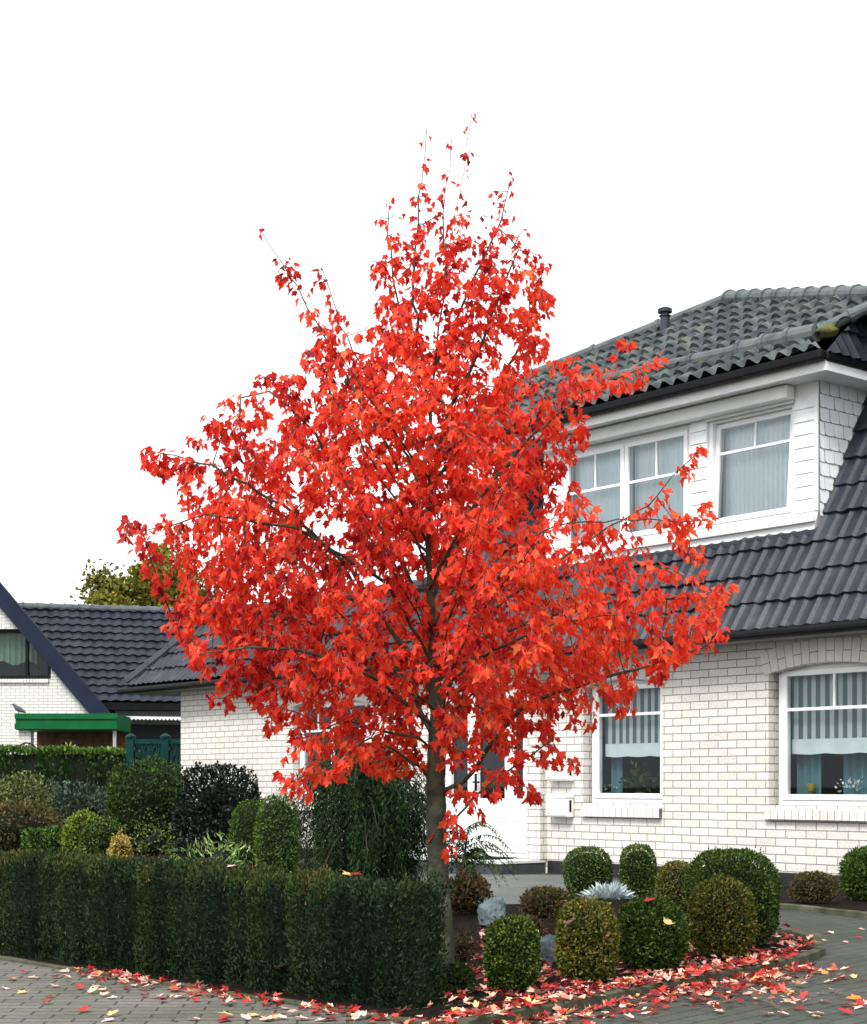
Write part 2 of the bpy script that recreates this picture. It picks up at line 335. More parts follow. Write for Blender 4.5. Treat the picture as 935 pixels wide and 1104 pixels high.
# ------------------------------------------------------------------ measured geometry
dv = Vector((.63879, -.76938)); nv = Vector((.76938, .63879)); QW = 12.7516; S0 = -21.27726
ORG = Vector((dv.x*S0 + nv.x*QW, dv.y*S0 + nv.y*QW, 0)); HRZ = math.atan2(dv.y, dv.x)
HM = Matrix.Translation(ORG) @ Matrix.Rotation(HRZ, 4, 'Z')
def hit(x, y, t=0.):                     # a sight line meets the facade plane: house coordinates (s, z)
    u = (x-CX)/FOC; Y = (QW+t)/(u*nv.x+nv.y); X = u*Y
    return X*dv.x+Y*dv.y-S0, H+(YH-y)*Y/FOC
def hitslope(x, y, k, t0, z0):
    u = (x-CX)/FOC; c = u*nv.x+nv.y; v = (YH-y)/FOC
    Y = (z0-H-(QW+t0)*k)/(v-c*k); X = u*Y
    return Vector((X*dv.x+Y*dv.y-S0, Y*c-QW, H+v*Y))
def at(px, py, Y): return Vector(((px-CX)*Y/FOC, Y, H+(YH-py)*Y/FOC))
def gnd(px, py):
    Y = FOC*H/(py-YH); return Vector(((px-CX)*Y/FOC, Y, 0))

# ------------------------------------------------------------------ setting: ground, paving, beds
def sheet(name, pts, z, m, kind='structure', sub=False):
    me = bpy.data.meshes.new(name)
    tris = tessellate_polygon([[Vector((p[0], p[1], 0)) for p in pts]])
    me.from_pydata([(p[0], p[1], z) for p in pts], [], [tuple(t) for t in tris]); me.materials.append(m)
    bm = bmesh.new(); bm.from_mesh(me); bmesh.ops.recalc_face_normals(bm, faces=bm.faces)
    if sum(f.normal.z for f in bm.faces) < 0: bmesh.ops.reverse_faces(bm, faces=bm.faces)
    bm.to_mesh(me); bm.free()
    o = link(name, me); tag(o, kind=kind); return o
sheet('ground', [(-600,-300),(600,-300),(600,900),(-600,900)], 0, M['ground'])
K0 = (.12, 6.62); EL = (-.690, .724)
LE = (K0[0]+EL[0]*3.78, K0[1]+EL[1]*3.78)
LF = (K0[0]+EL[0]*17, K0[1]+EL[1]*17)
sheet('driveway', [(-2.2,-10),(26,-10),(26,14),(9.2,10.5),(-3.2,24.6),(-6,22),(.2,6.0)], .004, M['pavers_dark'])
sheet('pavement', [(-40,-10),(-.0,-10),(.75,3.2),(.32,5.9),(.12,6.62),LF,(-40,28)], .008, M['pavers'])
BED = [K0,(.75,7.42),(1.45,8.33),(1.95,8.98),(2.22,9.5),(2.36,10.1),(2.37,10.6),(2.24,11.0),(2.1,12.2),(1.85,14.7),(1.2,15.1),(1.0,13.5),(.40,13.35),(.12,14.6),(-.5,18.9),(-3.9,24.2),(-5.5,27.2),(-16,29),(-14,21.5),LF]
sheet('garden_bed', BED, .016, M['soil'])
sheet('lawn', [(-13.5,21.8),(-9.2,17.6),(-6.2,17.0),(-4.6,19.0),(-4.3,23.2),(-5.7,26.6),(-15.5,28.4)], .022, M['ground'])
sheet('entrance_path', [(.28,13.5),(1.02,13.62),(1.3,15.2),(2.2,15.6),(1.55,17.9),(.0,18.2),(-.1,15.2)], .012, M['slab'])
sheet('border_bed', [tuple(gnd(832,981).xy),tuple(gnd(880,984).xy),tuple(gnd(935,991).xy),(8,6.5),(10,9.0),(3.25,16.0),(2.0,17.2)], .016, M['soil'])

def kerb(name, pts, w, h, label, seg=None):
    mb = MB(); P = [Vector((p[0], p[1], 0)) for p in pts]
    # resample into kerb stones
    out = [P[0]]
    for a, b in zip(P, P[1:]):
        n = max(1, int((b-a).length/.12))
        for i in range(1, n+1): out.append(a+(b-a)*i/n)
    prof = [(-w/2,0),(-w/2,h*.85),(-w/2+.012,h),(w/2-.012,h),(w/2,h*.85),(w/2,0)]
    vs = []; n = len(out)
    for i, p in enumerate(out):
        t = (out[min(i+1,n-1)]-out[max(i-1,0)]).normalized(); sd_ = Vector((t.y,-t.x,0))
        j = .004*math.sin(i*1.7)
        for a, z in prof: vs.append(p+sd_*(a+j)+Vector((0,0,z+.001+(.003*math.sin(i*.9) if z else 0))))
    fs = []; k = len(prof)
    for i in range(n-1):
        for a in range(k-1): fs.append((i*k+a, i*k+a+1, (i+1)*k+a+1, (i+1)*k+a))
    fs.append(tuple(range(k))); fs.append(tuple((n-1)*k+a for a in range(k-1,-1,-1)))
    mb.add(vs, fs); o = mb.build(name, M['kerb']); tag(o, label, 'kerb', kind='structure'); return o
kerb('bed_edging', [K0,(.75,7.42),(1.45,8.33),(1.75,8.70),(1.98,9.02),(2.14,9.3),(2.26,9.6),(2.34,9.95),(2.385,10.3),(2.37,10.65),(2.29,10.9),(2.18,11.1)], .06, .055, 'curved mossy concrete edging round the boxwood bed')
kerb('hedge_edging', [(K0[0]-.02,K0[1]),(LF[0],LF[1])], .05, .025, 'low straight concrete edging along the foot of the clipped hedge')
kerb('border_edging', [tuple(gnd(826,980).xy),tuple(gnd(880,984).xy),tuple(gnd(935,991).xy),(6,8.6)], .06, .05, 'concrete edging of the narrow border below the brick facade')

# ------------------------------------------------------------------ the house
house = empty('brick_house', ORG, HRZ)
tag(house, 'white brick house with dark tiled roof and white dormer behind the red maple', 'house')

def wall_poly(mb, outer, holes, t0, t1, back=True):
    polys = [outer]+holes; tris = tessellate_polygon([[Vector((p[0],p[1],0)) for p in q] for q in polys])
    flat = [p for q in polys for p in q]
    mb.add([(p[0],t0,p[1]) for p in flat], [tuple(t) for t in tris])
    if back: mb.add([(p[0],t1,p[1]) for p in flat], [tuple(t)[::-1] for t in tris])
    for q in polys:
        n = len(q)
        for i in range(n):
            a, b = q[i], q[(i+1)%n]
            mb.add([(a[0],t0,a[1]),(b[0],t0,b[1]),(b[0],t1,b[1]),(a[0],t1,a[1])], [(0,1,2,3)])
def arch_pts(s0, s1, z0, zs, zc, n=12):
    """opening with segmental arch: spring zs, crown zc"""
    w2 = (s1-s0)/2; r = zc-zs; Rr = (w2*w2+r*r)/(2*r); c = zc-Rr; a0 = math.asin(w2/Rr); sm = (s0+s1)/2
    arc = [(sm+Rr*math.sin(a), c+Rr*math.cos(a)) for a in [a0-2*a0*i/n for i in range(n+1)]]
    return [(s0,z0),(s1,z0)]+arc, (sm,c,Rr,a0)
# openings
openR, arcR = arch_pts(11.045, 12.42, .80, 2.075, 2.155)
openL, arcL = arch_pts(8.49, 9.655, .80, 2.055, 2.125)
s0l = hit(316,860)[0]
open0, arc0 = arch_pts(2.93, 4.55, .80, 2.05, 2.13)
openD = [(6.22,.16),(7.70,.16),(7.70,2.2),(6.22,2.2)]
WZ = 2.47; SR = 17.0
mb = MB()
wall_poly(mb, [(0,0.0),(SR,0.0),(SR,WZ),(0,WZ)], [open0, openL, openR, openD], 0, .3)
mb.box(0, .3, .3, 4.4, 0, WZ); mb.box(0, 6.1, 4.4, 4.7, 0, WZ); mb.box(SR-.3, SR, .3, 9, 0, WZ); mb.box(5.8, SR, 9, 9.3, 0, 5.0); mb.box(5.8, 6.1, 4.7, 9, 0, 5.0)
mb.build('wall', M['brick'], house)
# entrance surround stands 11 cm proud of the wall
mb = MB(); wall_poly(mb, [(5.95,.16),(7.92,.16),(7.92,2.40),(5.95,2.40)], [[(6.22,.17),(7.70,.17),(7.70,2.2),(6.22,2.2)]], -.11, -.002, back=True)
mb.build('entrance_surround', M['brick'], house)
mb = MB(); mb.box(-.015,5.93,-.012,-.002,0,.15); mb.box(7.935,SR,-.012,-.002,0,.15)
mb.build('plinth', M['plinth'], house)
# doorstep platform
mb = MB(); mb.box(5.7,7.915,-.70,-.015,.125,.158); mb.cur = 1; mb.box(5.72,7.905,-.68,-.02,.0,.123); mb.build('doorstep', [M['stone_white'],M['stone_dark']], house, bevel=.004)

def vouss(arc, name):
    sm, c, Rr, a0 = arc; mb = MB(); nb = int(2*a0*Rr/.085); hgt = .235; ext = .05/Rr
    n = 24; inner = [(sm+(Rr+.004)*math.sin(a), c+(Rr+.004)*math.cos(a)) for a in [-(a0+ext)+2*(a0+ext)*i/n for i in range(n+1)]]
    outer = [(sm+(Rr+hgt)*math.sin(a), c+(Rr+hgt)*math.cos(a)) for a in [(a0+ext)-2*(a0+ext)*i/n for i in range(n+1)]]
    mb.cur = 1; mb.prism(inner+outer, -.004, -.001); mb.cur = 0
    for i in range(nb):
        a1 = -(a0+ext)+2*(a0+ext)*i/nb; a2 = -(a0+ext)+2*(a0+ext)*(i+1)/nb; g = .0035/Rr
        cuts = [(.006,hgt-.002)] if i % 2 else [(.006,hgt*.46),(hgt*.46+.008,hgt-.002)]
        for r0, r1 in cuts:
            q = [(sm+(Rr+r)*math.sin(a), c+(Rr+r)*math.cos(a)) for r, a in ((r0,a1+g),(r0,a2-g),(r1,a2-g),(r1,a1+g))]
            mb.prism(q, -.008, -.0015)
    return mb
def sill(s0, s1, zt, zb):
    mb = MB(); n = int((s1-s0)/.083); wdt = (s1-s0)/n
    for i in range(n):
        a = s0+i*wdt+.004; b = s0+(i+1)*wdt-.004
        mb.add([(a,-.055,zb),(b,-.055,zb),(b,-.055,zt-.018),(a,-.055,zt-.018),(a,.11,zb),(b,.11,zb),(b,.11,zt+.006),(a,.11,zt+.006)],
               [(0,1,2,3),(3,2,6,7),(4,7,6,5),(0,4,5,1),(1,5,6,2),(0,3,7,4)])
    mb.cur = 1; mb.box(s0+.004, s1-.004, -.048, .1, zb+.004, zt-.024)
    return mb
def ring(mb, s0, s1, z0, z1, w, t0, t1):
    mb.box(s0,s0+w,t0,t1,z0,z1); mb.box(s1-w,s1,t0,t1,z0,z1); mb.box(s0+w,s1-w,t0,t1,z0,z0+w); mb.box(s0+w,s1-w,t0,t1,z1-w,z1)
def window(s0, s1, z0, z1, t, transom, sashes=1, glass='glass', tilt=0., muntin=True, fw=.05, sw=.055, mat_=None, parent=None):
    mat_ = mat_ or M['white']
    mb = MB(); ring(mb, s0, s1, z0, z1, fw, t, t+.07)
    panes = MB(); W = (s1-s0-2*fw)/sashes
    for i in range(sashes):
        a = s0+fw+i*W+(.004 if i else .002); b = s0+fw+(i+1)*W-(.004 if i < sashes-1 else .002); c0 = z0+fw+.002; c1 = z1-fw-.002
        st = len(mb.v); sp = len(panes.v)
        ring(mb, a, b, c0, c1, sw, t-.014, t+.05)
        zt = transom
        mb.box(a+sw, b-sw, t-.004, t+.03, zt-.016, zt+.016)
        if muntin: mb.box((a+b)/2-.012, (a+b)/2+.012, t-.003, t+.029, zt+.016, c1-sw)
        panes.add([(a+sw-.004,t+.012,c0+sw-.004),(b-sw+.004,t+.012,c0+sw-.004),(b-sw+.004,t+.012,c1-sw+.004),(a+sw-.004,t+.012,c1-sw+.004)], [(0,1,2,3)])
        if tilt:
            Mx = Matrix.Translation((0,t,c0)) @ Matrix.Rotation(-tilt,4,'X') @ Matrix.Translation((0,-t,-c0))
            mb.xf(Mx, st); panes.xf(Mx, sp)
    o = mb.build('window', mat_, parent or house, bevel=.004)
    panes.build('pane', M[glass], o, fixn=False)
    return o
zR0 = .80
wR = window(11.09, 12.40, .80, 2.16, .10, hit(880,764,.1)[1], 1)
sill(11.03, 12.45, .775, .665).build('sill', [M['brick_plain'],M['mortar']], wR); vouss(arcR,'arch').build('brick_arch', [M['brick_plain'],M['mortar']], wR)
wL = window(8.53, 9.65, .80, 2.13, .10, hit(680,770,.1)[1], 1)
sill(8.50, 9.655, .775, .655).build('sill', [M['brick_plain'],M['mortar']], wL); vouss(arcL,'arch').build('brick_arch', [M['brick_plain'],M['mortar']], wL)
w0 = window(2.96, 4.53, .80, 2.135, .10, 1.72, 2)
sill(2.92, 4.56, .775, .655).build('sill', [M['brick_plain'],M['mortar']], w0); vouss(arc0,'arch').build('brick_arch', [M['brick_plain'],M['mortar']], w0)

# door unit: leaf with glazed upper half, glazed side panels
mb = MB(); ring(mb, 6.222, 7.698, .17, 2.198, .05, -.06, .03)
dr = mb.build('door', M['white'], house, bevel=.004)
pn = MB(); lf = MB()
def leaf_(a, b, zg0, zg1, inset):
    lf.box(a, a+inset, -.075, .0, .225, 2.14); lf.box(b-inset, b, -.075, .0, .225, 2.14)
    lf.box(a+inset, b-inset, -.075, .0, .225, zg0); lf.box(a+inset, b-inset, -.075, .0, zg1, 2.14)
    lf.box(a+inset*.6, b-inset*.6, -.083, -.0755, .30, zg0-.30); lf.box(a+inset*.6, b-inset*.6, -.083, -.0755, zg0-.26, zg0-.06)
    pn.add([(a+inset,-.03,zg0),(b-inset,-.03,zg0),(b-inset,-.03,zg1),(a+inset,-.03,zg1)], [(0,1,2,3)])
zg = hit(540,861,-.1)[1]
leaf_(6.275, 6.70, zg, 2.05, .06); leaf_(6.705, 7.40, zg, 2.05, .11); leaf_(7.405, 7.645, zg, 2.05, .045)
lf.build('door_leaf', M['white'], dr, bevel=.004); pn.build('pane', M['glass_dark'], dr, fixn=False)
mb = MB(); mb.tube([(6.79,-.075,1.03),(6.79,-.12,1.03),(6.90,-.125,1.03)], .011, 8); mb.box(6.77,6.81,-.082,-.0745,.93,1.13); mb.build('handle', M['black'], dr)
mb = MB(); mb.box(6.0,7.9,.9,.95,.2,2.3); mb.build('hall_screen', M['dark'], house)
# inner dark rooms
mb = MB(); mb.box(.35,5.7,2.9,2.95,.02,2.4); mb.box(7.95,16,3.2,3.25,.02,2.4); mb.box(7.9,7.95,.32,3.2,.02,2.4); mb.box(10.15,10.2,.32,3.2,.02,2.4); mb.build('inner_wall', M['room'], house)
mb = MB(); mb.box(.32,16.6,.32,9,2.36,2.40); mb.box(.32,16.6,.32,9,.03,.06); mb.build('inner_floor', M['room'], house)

# ---- roofs
def tile_grid(mb, P, A, W, poly, gauge=.33, per=.30, amp=.028, lip=.032, samp=8, kind=0):
    """tiled slope: P origin on the eave, A along eave, W up the slope; poly = convex outline in (a, w)"""
    A = Vector(A).normalized(); W = Vector(W).normalized(); Nn = A.cross(W).normalized()
    if Nn.z < 0: Nn = -Nn
    a0 = min(p[0] for p in poly); a1 = max(p[0] for p in poly); w0_ = min(p[1] for p in poly); w1_ = max(p[1] for p in poly)
    a0 = math.floor(a0/per)*per
    na = int(math.ceil((a1-a0)/per*samp))+1
    def prof(x):
        f = (x/per) % 1.0
        if kind == 0:
            h = amp*math.exp(-((f-.22)/.10)**2) + amp*.75*math.exp(-((f-.72)/.10)**2)
        else:
            h = amp*(.5+.5*math.sin(2*math.pi*f))
        return h
    bm = bmesh.new(); rows = int(math.ceil((w1_-w0_)/gauge)); lines = []
    for r in range(rows):
        for kk, (wv, hh) in enumerate(((w0_+r*gauge-.012, lip), (w0_+(r+1)*gauge-.012, 0.))):
            ln = []
            for i in range(na):
                x = a0+i*per/samp
                jit = .011*noise.noise(Vector((math.floor(x/per)*3.1, r*7.7, 1.3)))
                ln.append(bm.verts.new((x, wv-(.010*math.cos(2*math.pi*((x/per)%1)) if kk == 0 else .010*math.cos(2*math.pi*((x/per)%1))), prof(x)+hh+jit+.004)))
            lines.append(ln)
    for l0, l1 in zip(lines, lines[1:]):
        for i in range(na-1): bm.faces.new((l0[i], l0[i+1], l1[i+1], l1[i]))
    cx_ = sum(p[0] for p in poly)/len(poly); cy_ = sum(p[1] for p in poly)/len(poly)
    for i in range(len(poly)):
        p, q = poly[i], poly[(i+1)%len(poly)]
        nn = Vector((q[1]-p[1], -(q[0]-p[0]), 0)).normalized()
        if nn.dot(Vector((cx_-p[0], cy_-p[1], 0))) > 0: nn = -nn
        bmesh.ops.bisect_plane(bm, geom=list(bm.verts)+list(bm.edges)+list(bm.faces), plane_co=(p[0],p[1]-(.02 if False else 0),0), plane_no=nn, clear_outer=True)
    bm.verts.index_update()
    vs = [Vector(P)+A*v.co.x+W*v.co.y+Nn*v.co.z for v in bm.verts]
    fs = [tuple(v.index for v in f.verts) for f in bm.faces]
    bm.free(); mb.add(vs, fs)
def slope_poly(pts3, P, A, W):
    A = Vector(A).normalized(); W = Vector(W).normalized(); P = Vector(P)
    return [((Vector(p)-P).dot(A), (Vector(p)-P).dot(W)) for p in pts3]
def ridge_run(mb, a, b, rad=.095, step=.36):
    a = Vector(a); b = Vector(b); n = max(1, int((b-a).length/step)); d_ = (b-a).normalized()
    for i in range(n):
        p = a+(b-a)*i/n; q = a+(b-a)*(i+1)/n+d_*.03
        mb.tube([p, p+d_*.045, p+d_*.046, q], [rad*1.16, rad*1.16, rad*1.02, rad*.9], 12)

KM = 1.75; ZE = 2.50; TE = -.30
ms = 1/math.sqrt(1+KM*KM); MW = Vector((0, ms, KM*ms)); MP = Vector((0, TE, ZE))
def wz(z): return (z-ZE)/(KM*ms)
DT = .25; DSL = hit(587,610,DT)[0]; DSR = 11.45; ZDB = 3.47
mb = MB(); A_ = (1,0,0)
tile_grid(mb, MP, A_, MW, [(DSL-.02,-.03),(DSR+.02,-.03),(DSR+.02,wz(ZDB)),(DSL-.02,wz(ZDB))])
tile_grid(mb, MP, A_, MW, [(DSR+.02,-.03),(17.4,-.03),(17.4,wz(5.45)),(DSR+.02,wz(5.45))])
tile_grid(mb, MP, A_, MW, [(6.15,-.03),(DSL-.02,-.03),(DSL-.02,wz(5.0)),(6.15,wz(5.0))])
mb.build('steep_roof', M['tile'], house, fixn=False)
# wing roof: hipped, 48 degrees
KW = 1.11; wsq = 1/math.sqrt(1+KW*KW); WW = Vector((0, wsq, KW*wsq))
ap = hitslope(226,668,KW,TE,ZE); ZR = ap.z; TR = ap.y; SA = ap.x
e0 = Vector((-1.17,TE,ZE))
TB = 2*TR-TE
mb = MB()
tile_grid(mb, (0,TE,ZE), A_, WW, slope_poly([e0+Vector((0,0,0)),Vector((6.18,TE,ZE)),Vector((6.18,TR,ZR)),ap], (0,TE,ZE), A_, WW))
# left hip plane and back plane
wl = (ap-Vector((e0.x,TR,ZE))).normalized()
tile_grid(mb, (e0.x,TR,ZE), (0,-1,0), wl, slope_poly([e0,ap,Vector((e0.x,TB,ZE))], (e0.x,TR,ZE), (0,-1,0), wl))
bw = Vector((0,-wsq,KW*wsq))
tile_grid(mb, (0,TB,ZE), (-1,0,0), bw, slope_poly([Vector((e0.x,TB,ZE)),Vector((6.18,TB,ZE)),Vector((6.18,TR,ZR)),ap], (0,TB,ZE), (-1,0,0), bw))
wr = mb.build('wing_roof', M['tile'], house, fixn=False)
mb = MB(); up = Vector((0,0,.035)); ridge_run(mb, e0+up+Vector((.06,.04,.03)), ap+up); ridge_run(mb, ap+up, Vector((6.15,TR,ZR))+up); ridge_run(mb, Vector((e0.x,TB,ZE))+up, ap+up)
mb.build('ridge_tile', M['tile'], wr, smooth=False)
# gutters, soffits
mb = MB()
mb.box(e0.x-.06, 17.4, TE-.11, TE+.005, ZE-.105, ZE-.02); mb.box(e0.x-.06, e0.x+.005, TE+.005, TB, ZE-.105, ZE-.02)
mb.build('gutter', M['black'], house, bevel=.03)
mb = MB(); mb.box(e0.x+.01, 17.4, TE+.012, -.001, ZE-.105, ZE-.075); mb.box(e0.x+.01, -.001, 0, TB, ZE-.105, ZE-.075)
mb.build('soffit', M['joint'], house)
# main body above the wing: end wall and ceiling below the upper roof
mb = MB(); mb.prism([(TE+.12,2.6),(9.2,2.6),(9.2,5.0),(1.10,5.0)], 6.12, 6.18, 'x'); mb.build('gable_wall', M['brick'], house)

# ---- dormer
zt = 4.99
def hs_(x, y): return hit(x, y, DT)
w1a = hs_(606,500)[0]; w1b = hs_(745,470)[0]; w2a = hs_(763,450)[0]; w2b = hs_(857,434)[0]
zw1 = 4.775; zw0 = 3.63
mb = MB()
wall_poly(mb, [(DSL,ZDB-.02),(DSR-.06,ZDB-.02),(DSR,3.66),(DSR,zt),(DSL,zt)], [[(w1a,zw0),(w1b,zw0),(w1b,zw1),(w1a,zw1)],[(w2a,zw0),(w2b,zw0),(w2b,zw1),(w2a,zw1)]], DT, DT+.12)
ck = [(DT+.12,ZDB+.21),(DT+.12,zt),(1.13,zt)]
mb.prism(ck, DSR-.05, DSR, 'x'); mb.prism(ck, DSL, DSL+.05, 'x')
dm = mb.build('dormer', M['white_board'], house)
# cladding boards on the piers
for a, b in ((w1b+.004,w2a-.004),(w2b+.004,DSR-.002),(DSL+.004,w1a-.004)):
    z = 3.66; mb = MB()
    while z < 4.74:
        mb.add([(a,DT-.017,z),(b,DT-.017,z),(b,DT-.005,z+.125),(a,DT-.005,z+.125),(a,DT-.001,z),(b,DT-.001,z),(b,DT-.001,z+.125),(a,DT-.001,z+.125)],
               [(0,1,2,3),(0,4,5,1),(3,2,6,7),(0,3,7,4),(1,5,6,2)]); z += .126
    mb.build('cladding', M['slate_white'], dm)
# slates on the right cheek
mb = MB(); mb.cur = 1
mb.add([(DSR+.002,DT+.01,ZDB+.03),(DSR+.002,DT+.01,zt),(DSR+.002,1.10,zt)], [(0,1,2)]); mb.cur = 0
z = ZDB; r = 0
while z < zt-.03:
    t = DT+.012-(.075 if r % 2 else 0); tmax = TE+(z-ZE)/KM-.0
    while t < tmax:
        a = max(t+.003, DT+.012); b = min(t+.147, tmax); x = DSR+.003+random.uniform(0,.004)
        z1 = min(z+.128, zt-.004)
        if b-a > .02:
            c = min(.035, (b-a)*.3)
            mb.add([(x+.010,a+0,z+c*.4),(x+.010,a+c,z),(x+.010,b,z+.002),(x+.003,b,z1),(x+.003,a,z1)], [(0,1,2,3,4)])
        t += .15
    z += .132; r += 1
mb.build('cheek_slate', [M['slate_white'],M['joint']], dm, fixn=False)
mb = MB(); mb.box(DSL-.01,DSR-.03,DT-.045,DT-.002,3.55,3.628); mb.build('sill_board', M['white'], dm, bevel=.008)
mb = MB(); mb.box(DSR-.035,DSR+.012,DT-.022,DT-.0185,3.66,4.74); mb.build('corner_board', M['white_board'], dm)
mb = MB(); mb.box(DSL-.05,DSR+.02,DT-.06,DT+.05,ZDB-.05,ZDB-.005); mb.build('flashing', M['tile'], dm)
# roller shutter box, soffit and fascia of the dormer
sb1 = hit(848,415,.1)[0]
mb = MB(); mb.box(DSL+.1, sb1, DT-.15, DT-.018, 4.775, 4.905); mb.build('shutter_box', M['white_board'], dm, bevel=.012)
mb = MB(); mb.box(w2a, w2b, DT-.03, DT-.0185, 4.745, 4.772); mb.build('shutter_rail', M['white'], dm)
EF = -.12; ER = 11.80; ELs = 6.22
mb = MB(); mb.box(ELs+.02, ER-.03, EF+.06, DT+.6, 4.915, 4.93); mb.box(DSR-.02, ER-.03, DT+.6, 2.2, 4.915, 4.93)
mb.box(ELs+.02, ER-.02, EF+.045, EF+.058, 4.90, 5.0); mb.box(ER-.028, ER-.016, EF+.06, 2.2, 4.90, 5.0); mb.build('fascia', M['white_board'], dm)
mb = MB(); mb.box(ELs, ER, EF-.06, EF+.042, 4.985, 5.085); mb.box(ER-.09, ER+.015, EF+.042, 2.3, 4.985, 5.085); mb.box(ELs-.05,ELs,EF-.06,2.0,4.985,5.085); mb.build('gutter', M['black'], dm, bevel=.025)
# dormer windows
wd1 = window(w1a+.002, w1b-.002, zw0+.002, zw1-.002, DT+.02, hit(740,508,DT)[1], 2, 'glass_up', parent=house)
wd2 = window(w2a+.002, w2b-.002, zw0+.002, zw1-.002, DT+.02, hit(815,480,DT)[1], 1, 'glass_up', tilt=R(4.0), parent=house)

# ---- upper roof
KF = .7; FT0 = -.15; FZ0 = 5.05
def F(x, y): return hitslope(x, y, KF, FT0, FZ0)
fsq = 1/math.sqrt(1+KF*KF); FW = Vector((0, fsq, KF*fsq)); FP = Vector((0,FT0,FZ0))
pA = F(787,328); pB = F(577,409); pC = Vector((ER,FT0,FZ0)); pD = F(935,341); pE = F(1000,323); pL = Vector((ELs,FT0,FZ0))
conv = pD+(pD-F(884,366))*1.6
mb = MB()
outl = [pL, pC, pD, conv, pE, pA, pB]
# wavy pantiles on the visible slope (split so that each clip outline is convex)
tile_grid(mb, FP, A_, FW, slope_poly([pL, pC, pA, pB], FP, A_, FW), gauge=.27, per=.185, amp=.066, lip=.04, samp=8, kind=1)
tile_grid(mb, FP, A_, FW, slope_poly([pC, pD, conv, pE, pA], FP, A_, FW), gauge=.27, per=.185, amp=.066, lip=.04, samp=8, kind=1)
ur = mb.build('upper_roof', M['tile_moss'], house, fixn=False)
# steep tiled side below the verge, and the slopes that close the roof behind
RW = Vector((-.38, 0, .925)); RP = Vector((ER+.0, 0, 5.05))
mb = MB(); top = conv
tile_grid(mb, (ER-.01,0,5.05), (0,1,0), RW, [(-.12,0),(3.2,0),(3.2,1.9),(1.4,.95),(.45,.42)], gauge=.33, per=.30)
mb.build('side_roof', M['tile'], ur, fixn=False)
rear = [Vector((6.0,6.5,5.05)), Vector((17.2,6.5,5.05))]
mb = MB(); dn = Vector((0,0,-.03))
mb.add([pL+dn, pB+dn, pA+dn, pE+dn, conv+dn, rear[0], rear[1], Vector((17.2,1.3,5.4)), Vector((conv.x,3.2,5.05+1.75))],
       [(0,1,5),(1,2,5),(2,3,6,5),(3,4,7,6)])
mb.build('rear_roof', M['tile'], ur, fixn=False)
# ceiling slab closing the house
mb = MB(); mb.box(6.2,17.2,1.2,9.2,4.93,4.985); mb.box(DSL+.06,DSR-.06,DT+.7,1.2,4.932,4.984); mb.build('ceiling', M['room'], house)
mb = MB(); mb.box(DSL+.06,DSR-.06,1.4,1.45,3.0,4.93); mb.build('inner_wall', M['room'], house)
rm = MB(); lift = Vector((0,-.02,.06))
ridge_run(rm, pA+lift, pE+lift, .09, .30); ridge_run(rm, pA+lift, pB+lift, .07, .8); ridge_run(rm, pB+lift, pL+lift, .07, .6)
q0, q1, q2 = F(610,425), F(800,383), F(880,366)
ridge_run(rm, F(800,385)+lift, q2+lift, .10, .28); ridge_run(rm, q0+lift, F(800,385)+lift, .075, .7)
ridge_run(rm, F(884,364)+lift, conv+lift, .06, .28)
rm.build('ridge_tile', M['ridge'], ur)
mb = MB(); pm = F(888,366)
bm = bmesh.new(); bmesh.ops.create_icosphere(bm, subdivisions=3, radius=.10)
for v in bm.verts:
    v.co *= 1+.35*noise.noise(v.co*14); v.co.z *= .6; v.co.x *= 1.5
mb.add([v.co+pm+Vector((-.05,.10,.11)) for v in bm.verts], [tuple(v.index for v in f.verts) for f in bm.faces]); bm.free()
mb.build('moss_cushion', M['moss'], ur, smooth=True)
pv = F(717,362); mb = MB(); mb.lathe([(.055,-.1),(.055,.22),(.07,.225),(.07,.235),(.052,.24),(.052,.26),(.085,.27),(.085,.31),(.03,.335)], 14, pv); mb.build('vent_pipe', M['tile'], ur)

# ---- things hanging in and on the house (top level)
def curtain(name, s0, s1, z0, z1, t, amp, per, m, label, cat, group=None, scal=0, hem=None, seed=0):
    mb = MB(); n = int((s1-s0)/per*8)+2; rr = random.Random(seed); vs = []
    rows = 7
    for j in range(rows):
        z = z0+(z1-z0)*j/(rows-1)
        for i in range(n):
            x = s0+(s1-s0)*i/(n-1)
            zz = z-(scal*abs(math.sin(math.pi*(x-s0)/(s1-s0)*3)) if j == 0 else 0)
            vs.append((x, t+amp*math.sin(2*math.pi*x/per+.5*math.sin(x*5+seed))*(1-.25*j/rows), zz))
    k = len(vs); vs += [(x, y+.004, z) for x, y, z in vs]; fs = []
    for j in range(rows-1):
        for i in range(n-1):
            a = j*n+i; mb.cur = 1 if (hem and j == 0) else 0
            mb.add([], []); fs.append(((a,a+1,a+n+1,a+n), mb.cur)); fs.append(((a+k,a+n+k,a+n+1+k,a+1+k), mb.cur))
    b = len(mb.v); mb.v += vs
    for f, c in fs: mb.f.append([b+i for i in f]); mb.m.append(c)
    o = mb.build(name, [m]+([hem] if hem else []), mw=HM, smooth=True, fixn=False); return tag(o, label, cat, group)
curtain('roman_blind', 11.16, 12.34, hit(880,812,.2)[1], 2.14, .22, .006, .35, M['blind'], 'teal striped roman blind half lowered in the arched window at the right edge', 'blind', hem=M['blind_hem'], scal=.012)
curtain('roman_blind', 8.62, 9.60, hit(680,815,.2)[1], 2.12, .22, .006, .35, M['blind'], 'teal striped roman blind half lowered in the window beside the two mailboxes', 'blind', hem=M['blind_hem'], scal=.012, seed=2)
curtain('side_drape', 11.14, 11.42, .84, 2.14, .34, .022, .09, M['drape'], 'dark teal drape hanging at the left of the right arched window', 'curtain')
